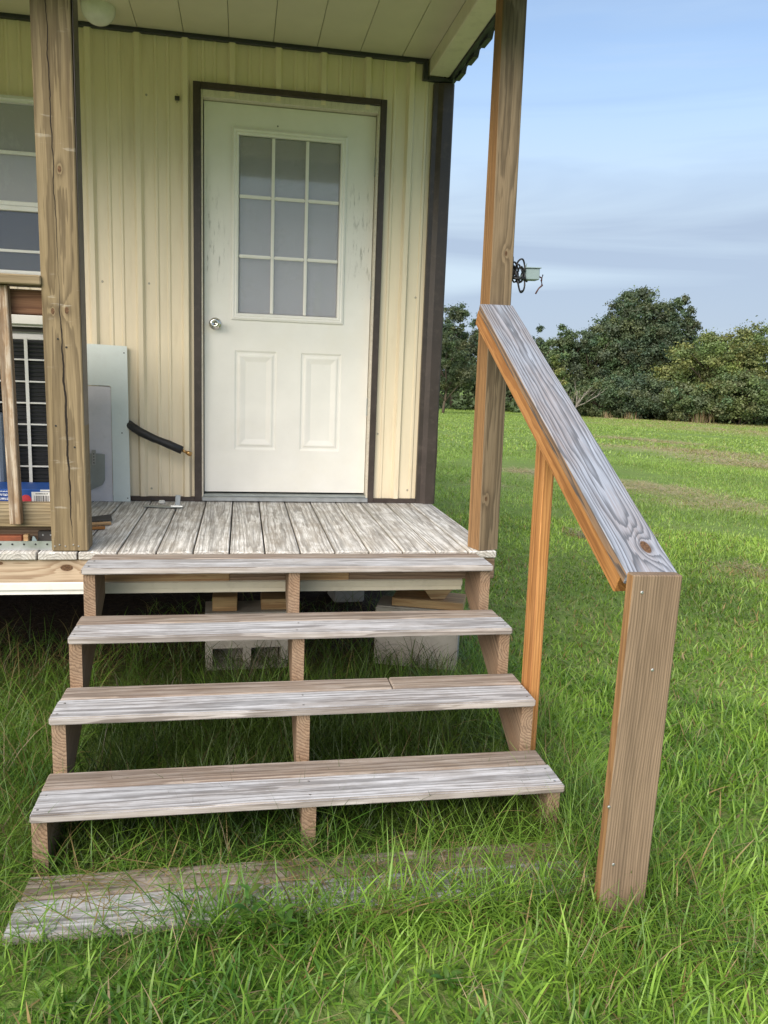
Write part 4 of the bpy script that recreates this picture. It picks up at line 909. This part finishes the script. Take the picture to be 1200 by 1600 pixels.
parts.append(wisps(1100, (1.17, 1.48), (-2.66, -1.3), (.12, .34), dry=.22))
parts.append(wisps(700, (1.0, 1.55), (-3.0, -2.6), (.10, .24), dry=.2))
parts.append(wisps(320, (-.36, 1.2), (-2.40, -2.34), (.16, .34), phi=(.2, .9)))
parts.append(wisps(260, (.10, 1.25), (-2.70, -2.62), (.14, .26), wr=(.003, .006), phi=(.1, .8)))
parts.append(wisps(300, (-.36, .3), (-2.70, -2.60), (.08, .18), wr=(.002, .005), phi=(.2, 1.0)))
parts.append(wisps(260, (-.36, 1.2), (-2.37, -2.33), (.14, .26), phi=(.6, 1.2), kap=(.3, 1.2)))
parts.append(wisps(900, (.30, 1.25), (-2.66, -2.40), (.06, .17), wr=(.0025, .006), phi=(.2, 1.1), dry=.18))
parts.append(wisps(950, (.05, 1.25), (-2.70, -2.60), (.10, .21), wr=(.003, .007), phi=(.1, .9), dark=1.2))
parts.append(wisps(260, (.30, 1.22), (-2.64, -2.40), (.05, .2), dry=.45))
# flopped dead and green stems matted over the bottom tread
n = 520; x = rng.uniform(-.33, 1.22, n); y = rng.uniform(-2.62, -2.38, n); col = palette(x, y, .55) * .9
parts.append(blades(x, y, TZ[4] + rng.uniform(.001, .02, n), rng.uniform(.07, .22, n), rng.uniform(.0018, .004, n), rng.uniform(1.05, 1.5, n), rng.uniform(-.3, .5, n), rng.uniform(0, 6.2832, n), col, col * 1.1, 5))
g = np_mesh('long_grass', *joinparts(parts), M['grass']); tag(g, 'long wispy grass growing under and around the wooden steps', 'grass', kind='stuff')

# seed stalks: thin stems with little tan heads
def stalks():
    parts = []; V = []; F = []; S = []; Cc = []
    spots = [(rng.uniform(1.2, 1.75), rng.uniform(-3.0, -2.35)) for _ in range(46)] + [(rng.uniform(-.3, 1.2), rng.uniform(-2.75, -2.62)) for _ in range(26)] + [(rng.uniform(-.9, -.4), rng.uniform(-2.7, -1.6)) for _ in range(16)] + [(rng.uniform(.2, 1.7), rng.uniform(-3.1, -2.75)) for _ in range(12)] + [(rng.uniform(1.2, 2.6), rng.uniform(-2.4, -.6)) for _ in range(16)]
    off = 0
    for (x, y) in spots:
        L = rng.uniform(.14, .34); az = rng.uniform(0, 6.283); ph = rng.uniform(.1, .75); kp = rng.uniform(.1, .9); p = Vector((x, y, GZ)); pts = [p.copy()]
        for k in range(5):
            a_ = ph + kp * k / 5; p = p + Vector((math.cos(az) * math.sin(a_), math.sin(az) * math.sin(a_), math.cos(a_))) * L / 5; pts.append(p.copy())
        d = (pts[-1] - pts[-2]).normalized(); hl = rng.uniform(.014, .028); hr_ = rng.uniform(.0042, .007)
        bm = bmesh.new(); tube(bm, pts, [.0016] * 5 + [.0012], 3); tube(bm, [pts[-1] + d * hl * q for q in (0, .25, .55, .85, 1.05)], [.001, hr_, hr_ * 1.05, hr_ * .7, .0006], 6)
        bm.verts.ensure_lookup_table(); nb = len(bm.verts)
        stem = np.array([.20, .20, .07]) * rng.uniform(.7, 1.2); head = np.array([.36, .24, .13]) * rng.uniform(.7, 1.2)
        for i, v in enumerate(bm.verts): V.append(tuple(v.co)); Cc.append(stem if i < 18 else head)
        for f in bm.faces: F += [v.index + off for v in f.verts]; S.append(len(f.verts))
        bm.verts.index_update(); off += nb; bm.free()
    return np.array(V), np.array(F), np.array(S), np.array(Cc)
g = np_mesh('seed_stalks', *stalks(), M['grass']); tag(g, 'thin dry seed stalks with small tan heads in the grass', 'seed stalks', kind='stuff')

# broadleaf weeds
def weed(loc, h, nl, label, s=1.0):
    t = thing('broadleaf_weed', label, 'weed', loc, 'broadleaf weeds in the grass')
    bm = bmesh.new(); top = Vector((random.uniform(-.03, .03), random.uniform(-.03, .03), h)); tube(bm, [(0, 0, 0), tuple(top * .5 + Vector((.006, 0, 0))), tuple(top)], [.0025, .002, .0012], 5)
    ob = bmobj('stem', bm, M['grass'], t, loc=loc); ca = ob.data.color_attributes.new('Col', 'FLOAT_COLOR', 'POINT'); ca.data.foreach_set('color', [.10, .17, .04, 1] * len(ob.data.vertices))
    for k in range(nl):
        q = (k + .4) / nl; az = k * 2.4 + random.uniform(-.4, .4); Ll = s * random.uniform(.035, .06) * (1.25 - .6 * q); wl_ = Ll * random.uniform(.32, .42); v = []; f = []
        for i in range(6):
            u = i / 5; ww = wl_ * math.sin(math.pi * (u * .9 + .05)) ** .8; zc = Ll * (.55 * u - .55 * u * u)
            v += [(u * Ll, -ww / 2, zc + .15 * ww), (u * Ll, 0, zc), (u * Ll, ww / 2, zc + .15 * ww)]
        for i in range(5): f += [(3 * i, 3 * i + 3, 3 * i + 4, 3 * i + 1), (3 * i + 1, 3 * i + 4, 3 * i + 5, 3 * i + 2)]
        me = bpy.data.meshes.new('leaf'); me.from_pydata(v, [], f); me.materials.append(M['grass']); me.polygons.foreach_set('use_smooth', [True] * len(f))
        c = (.075 + random.uniform(-.02, .03), .165 + random.uniform(-.03, .04), .03); ca = me.color_attributes.new('Col', 'FLOAT_COLOR', 'POINT'); ca.data.foreach_set('color', [*c, 1] * len(v))
        lf = bpy.data.objects.new('leaf', me); lf.matrix_basis = Matrix.Translation(Vector(loc) + top * (.15 + .85 * q)) @ Matrix.Rotation(az, 4, 'Z') @ Matrix.Rotation(-random.uniform(.1, .7), 4, 'Y'); link(lf, t)
weed((.235, -2.665, GZ), .135, 10, 'upright leafy weed in front of the bottom tread, left of the middle stringer', 1.1)
weed((.325, -2.72, GZ), .10, 9, 'wide leafy weed in front of the bottom tread, near its middle', 1.2)
weed((.69, -2.90, GZ), .05, 9, 'low pale leafy weed in the front grass right of the middle', .9)
weed((1.47, -2.62, GZ), .07, 8, 'low leafy weed in the grass right of the end post', 1.1)

# ------------------------------------------------------------------ trees
TG = 'trees along the far edge of the field'
def tree(px, top, dist, wid, base_frac, col, label, nclump=85, per=62, size=.26, lobes=None, trunk=True, name='broadleaf_tree', seed=0, nbare=0, group=TG):
    x0, y0, zt = pix(px, top, dist); zb = gz(x0, y0); H = zt - zb; r = np.random.default_rng(100 + seed)
    t = thing(name, label, 'tree', (x0, y0, zb - .1), group)
    lobes = lobes or [(0, 0, 1.0, 1.0)]
    cen = []; rad = []
    right = np.array([math.cos(math.atan2(y0 - CAM.y, x0 - CAM.x) - math.pi / 2), math.sin(math.atan2(y0 - CAM.y, x0 - CAM.x) - math.pi / 2)])
    bm = bmesh.new()
    tr = max(.09, H * .020); nodes = [Vector((x0 + math.sin(k * 1.3 + seed) * H * .012, y0 + math.cos(k * 1.1) * H * .012, zb - .2 + (H * .8) * k / 6)) for k in range(7)]
    tube(bm, nodes, [tr * (1 - .13 * k) for k in range(7)], 8)
    for (lx, lz, lw, lh) in lobes:
        cz0 = zb + H * base_frac; hh = (zt - cz0) * lh; cx, cy = x0 + right[0] * lx * wid, y0 + right[1] * lx * wid; cz = cz0 + hh * .5 + lz * H
        m = int(1.75 * nclump * lw * max(lh, .4))
        d = r.normal(size=(m, 3)); d /= np.linalg.norm(d, axis=1)[:, None]; q = r.uniform(.15, 1, m) ** .45
        sh = d * q[:, None]; taper = np.where(sh[:, 2] > 0, 1 - .42 * sh[:, 2] ** 1.5, 1 - .15 * sh[:, 2] ** 2)
        P = np.stack([cx + sh[:, 0] * taper * wid * lw * .5, cy + sh[:, 1] * taper * wid * lw * .5, cz + sh[:, 2] * hh * .5], 1)
        cen.append(P); rad.append(r.uniform(.040, .085, m) * wid * max(.55, lw))
        for k in r.choice(m, min(m, 12), replace=False):
            s0 = nodes[min(5, max(1, int((P[k, 2] - zb) / H * 6)))]; e = Vector(P[k]); mid = s0.lerp(e, .5) + Vector((0, 0, -.03 * H))
            tube(bm, [s0 - Vector((0, 0, H * .08)), mid, e], [tr * .42, tr * .28, tr * .08], 5)
    cen = np.vstack(cen); rad = np.concatenate(rad); lim = zt - .02 * H; cen[:, 2] = np.minimum(cen[:, 2], lim)
    dd = np.linalg.norm(cen[:, None] - cen[None], axis=2); np.fill_diagonal(dd, 1e9); ok = np.sort(dd, axis=1)[:, 2] < 3.0 * rad; cen, rad = cen[ok], rad[ok]
    cvar = np.array(col) * r.uniform(.72, 1.3, (len(cen), 1)) * np.stack([r.uniform(.85, 1.25, len(cen)), np.ones(len(cen)), r.uniform(.8, 1.2, len(cen))], 1)
    bmobj('trunk', bm, M['bark'], t, True)
    np_mesh('crown', *leafcloud(cen, rad, int(per * 2.7), size * .42, cvar), M['leaf'], t)
    return t
DK = (.090, .130, .072); MD = (.112, .162, .074); YL = (.158, .205, .070); OL = (.132, .178, .075)
tree(1010, 448, 76, 8.2, .28, DK, 'tallest dark tree in the tree line, rounded top above all others', 210, 45, .27, [(-.06, 0, .95, 1.0), (.02, -.05, 1.05, .75)], seed=1)
tree(1062, 455, 77, 5.0, .30, DK, 'slender dark tree close against the right side of the tallest tree', 190, 45, .25, [(0, 0, .8, 1.0), (.25, -.10, .8, .7)], seed=2)
tree(1112, 522, 70, 8.5, .06, YL, 'yellow-green spreading tree right of the tallest tree', 100, 62, .25, [(0, 0, 1, 1), (.3, -.05, .7, .8)], seed=3)
tree(1190, 506, 72, 9.5, .10, YL, 'light green tree at the right edge with a ragged flat top', 120, 60, .25, [(0, 0, 1, 1), (-.32, -.03, .5, .95)], seed=4)
tree(1165, 580, 67, 7.0, .04, OL, 'low olive-green tree in front of the right edge trees', 80, 60, .24, seed=5)
tree(965, 492, 75, 6.5, .15, MD, 'mid-green tree just left of the tallest tree', 90, 60, .25, seed=6)
tree(928, 506, 74, 6.2, .12, DK, 'dark tree second left from the tallest tree', 85, 60, .25, seed=7)
tree(884, 503, 74, 6.0, .14, MD, 'feathery mid-green tree behind the upper handrail', 85, 60, .25, [(0, 0, .9, 1), (-.3, -.06, .6, .8)], seed=8)
tree(842, 509, 73, 3.6, .2, DK, 'narrow dark tree showing right beside the corner post', 55, 55, .24, seed=9)
tree(868, 552, 66, 3.2, .10, YL, 'small yellowish tree behind the handrail', 45, 55, .22, seed=10)
tree(800, 540, 74, 5.0, .05, DK, 'dark tree hidden behind the handrail and corner post', 60, 55, .25, seed=11)
tree(755, 488, 72, 5.2, .1, DK, 'dark tree just left of the corner post', 80, 60, .25, seed=12)
tree(712, 470, 74, 5.8, .1, DK, 'dark tree behind the apple tree by the building corner', 95, 60, .25, seed=13)
tree(1000, 585, 68, 7.5, .03, DK, 'low dark bushy tree at the foot of the tallest tree', 80, 60, .24, seed=14)
tree(940, 590, 68, 5.5, .03, MD, 'low green bushy tree behind the handrail middle', 70, 60, .24, seed=15)
tree(1075, 600, 67, 5.5, .03, MD, 'low mid-green bushy tree between tallest and yellow-green trees', 70, 60, .24, seed=16)
tree(700, 520, 57, 4.6, .24, (.085, .115, .055), 'pale grey-green apple tree with bare leaning trunk beside the building corner', 80, 60, .17, name='apple_tree', seed=17, group='')
tree(660, 500, 70, 6, .1, DK, 'dark tree mostly hidden behind the building corner', 60, 50, .25, seed=18)
# dead tree
dx, dy, dzt = pix(905, 590, 60); dzb = gz(dx, dy)
dt = thing('dead_tree', 'bare grey dead tree leaning in front of the dark trees', 'tree', (dx, dy, dzb - .1))
bm = bmesh.new(); rr = random.Random(4); rgt = Vector((math.cos(-.36), math.sin(-.36), 0))
def br(p, d, L, r_, lv):
    q = [p]; cur = p; dd = d
    for k in range(4): dd = (dd + Vector((rr.uniform(-.22, .22), rr.uniform(-.22, .22), rr.uniform(-.12, .2)))).normalized(); cur = cur + dd * L / 4; q.append(cur)
    tube(bm, q, [r_ * (1 - .2 * k) for k in range(5)], 5)
    if lv:
        for k in range(3 if lv > 1 else 2): br(q[1 + k % 4 if lv > 1 else 2 + k], (dd + Vector((rr.uniform(-1, 1), rr.uniform(-.6, .6), rr.uniform(-.25, .7)))).normalized(), L * rr.uniform(.5, .75), r_ * .5, lv - 1)
br(Vector((dx - .5, dy, dzb - .2)), (Vector((0, 0, 1)) + rgt * .45).normalized(), 1.9, .085, 3); br(Vector((dx - .4, dy, dzb + .6)), (Vector((0, 0, .6)) + rgt * .9).normalized(), 2.2, .05, 2); br(Vector((dx - .3, dy, dzb + .8)), (Vector((0, 0, .9)) - rgt * .8).normalized(), 1.7, .045, 2)
bmobj('branches', bm, M['deadwood'], dt, True)
# understory along the foot of the wood and a second rank that closes it
parts = []
m = 420; pxs = rng.uniform(640, 1300, m); ds = rng.uniform(69, 80, m); P = []; 
for a_, d_ in zip(pxs, ds):
    X_, Y_, _ = pix(a_, 620, d_); P.append((X_, Y_, gz(X_, Y_) + rng.uniform(.1, 3.2 if d_ > 72 else 1.3)))
P = np.array(P); cv = np.array(MD) * rng.uniform(.55, 1.2, (m, 1)); parts.append(leafcloud(P, rng.uniform(.5, 1.0, m), 42, .23, cv))
m = 260; P = []
for a_ in rng.uniform(600, 1300, m):
    X_, Y_, _ = pix(a_, 620, rng.uniform(82, 88)); P.append((X_, Y_, gz(X_, Y_) + rng.uniform(.3, 7.0)))
parts.append(leafcloud(np.array(P), rng.uniform(.8, 1.5, m), 40, .38, np.array(DK) * rng.uniform(.6, 1.1, (m, 1))))
g = np_mesh('understory', *joinparts(parts), M['leaf']); tag(g, 'dense dark undergrowth filling the foot of the tree line', 'undergrowth', kind='stuff')
# tan dead grass and weeds along the field edge
parts = []
for (a_, wd, nn, hh) in ((1095, 11, 230, 1.3), (985, 7, 90, .8), (1060, 5, 24, 1.2), (948, 6, 40, .7)):
    xs_ = []; ys_ = []
    for _ in range(nn):
        X_, Y_, _z = pix(rng.normal(a_, wd), 640, rng.uniform(65, 68)); xs_.append(X_); ys_.append(Y_)
    xs_ = np.array(xs_); ys_ = np.array(ys_); n = nn; c = np.array([.34, .25, .15]) * rng.uniform(.6, 1.2, (n, 1)); gr = rng.random(n) < .3; c[gr] = np.array([.13, .17, .05])
    parts.append(blades(xs_, ys_, gz_np(xs_, ys_), hh * rng.uniform(.4, 1.0, n), rng.uniform(.03, .06, n), rng.uniform(.02, .3, n), rng.uniform(0, .5, n), rng.uniform(0, 6.28, n), c, c * 1.1, 3))
g = np_mesh('dry_weeds', *joinparts(parts), M['grass']); tag(g, 'tan dry weeds standing along the far field edge', 'weeds', kind='stuff')
# raked dead thatch lying in streaks on the field
parts = []
for (cx, cy, rx, ry, a_, amt) in THATCH:
    dist = math.hypot(cx - .2, cy + 4.5); n = int(min(2200, 340 * amt * rx * ry * 3.14 * min(1, 12 / dist))) + 120
    u = rng.normal(0, .45, n) * rx; v = rng.normal(0, .45, n) * ry; xs_ = cx + u * math.cos(a_) - v * math.sin(a_); ys_ = cy + u * math.sin(a_) + v * math.cos(a_)
    k = ~inside_house(xs_, ys_); xs_, ys_ = xs_[k], ys_[k]; n = len(xs_)
    c = np.array([.44, .36, .21]) * rng.uniform(.6, 1.2, (n, 1)); sc_ = max(1, dist / 9)
    parts.append(blades(xs_, ys_, gz_np(xs_, ys_) + rng.uniform(.01, .05, n), rng.uniform(.07, .16, n) * sc_ ** .5, rng.uniform(.004, .008, n) * sc_, rng.uniform(1.1, 1.55, n), rng.uniform(-.1, .3, n), rng.uniform(0, 6.28, n), c, c * 1.1, 2))
g = np_mesh('hay_streaks', *joinparts(parts), M['grass']); tag(g, 'brown cut hay lying in streaks across the green field', 'hay', kind='stuff')
sc.cycles.use_denoising = True
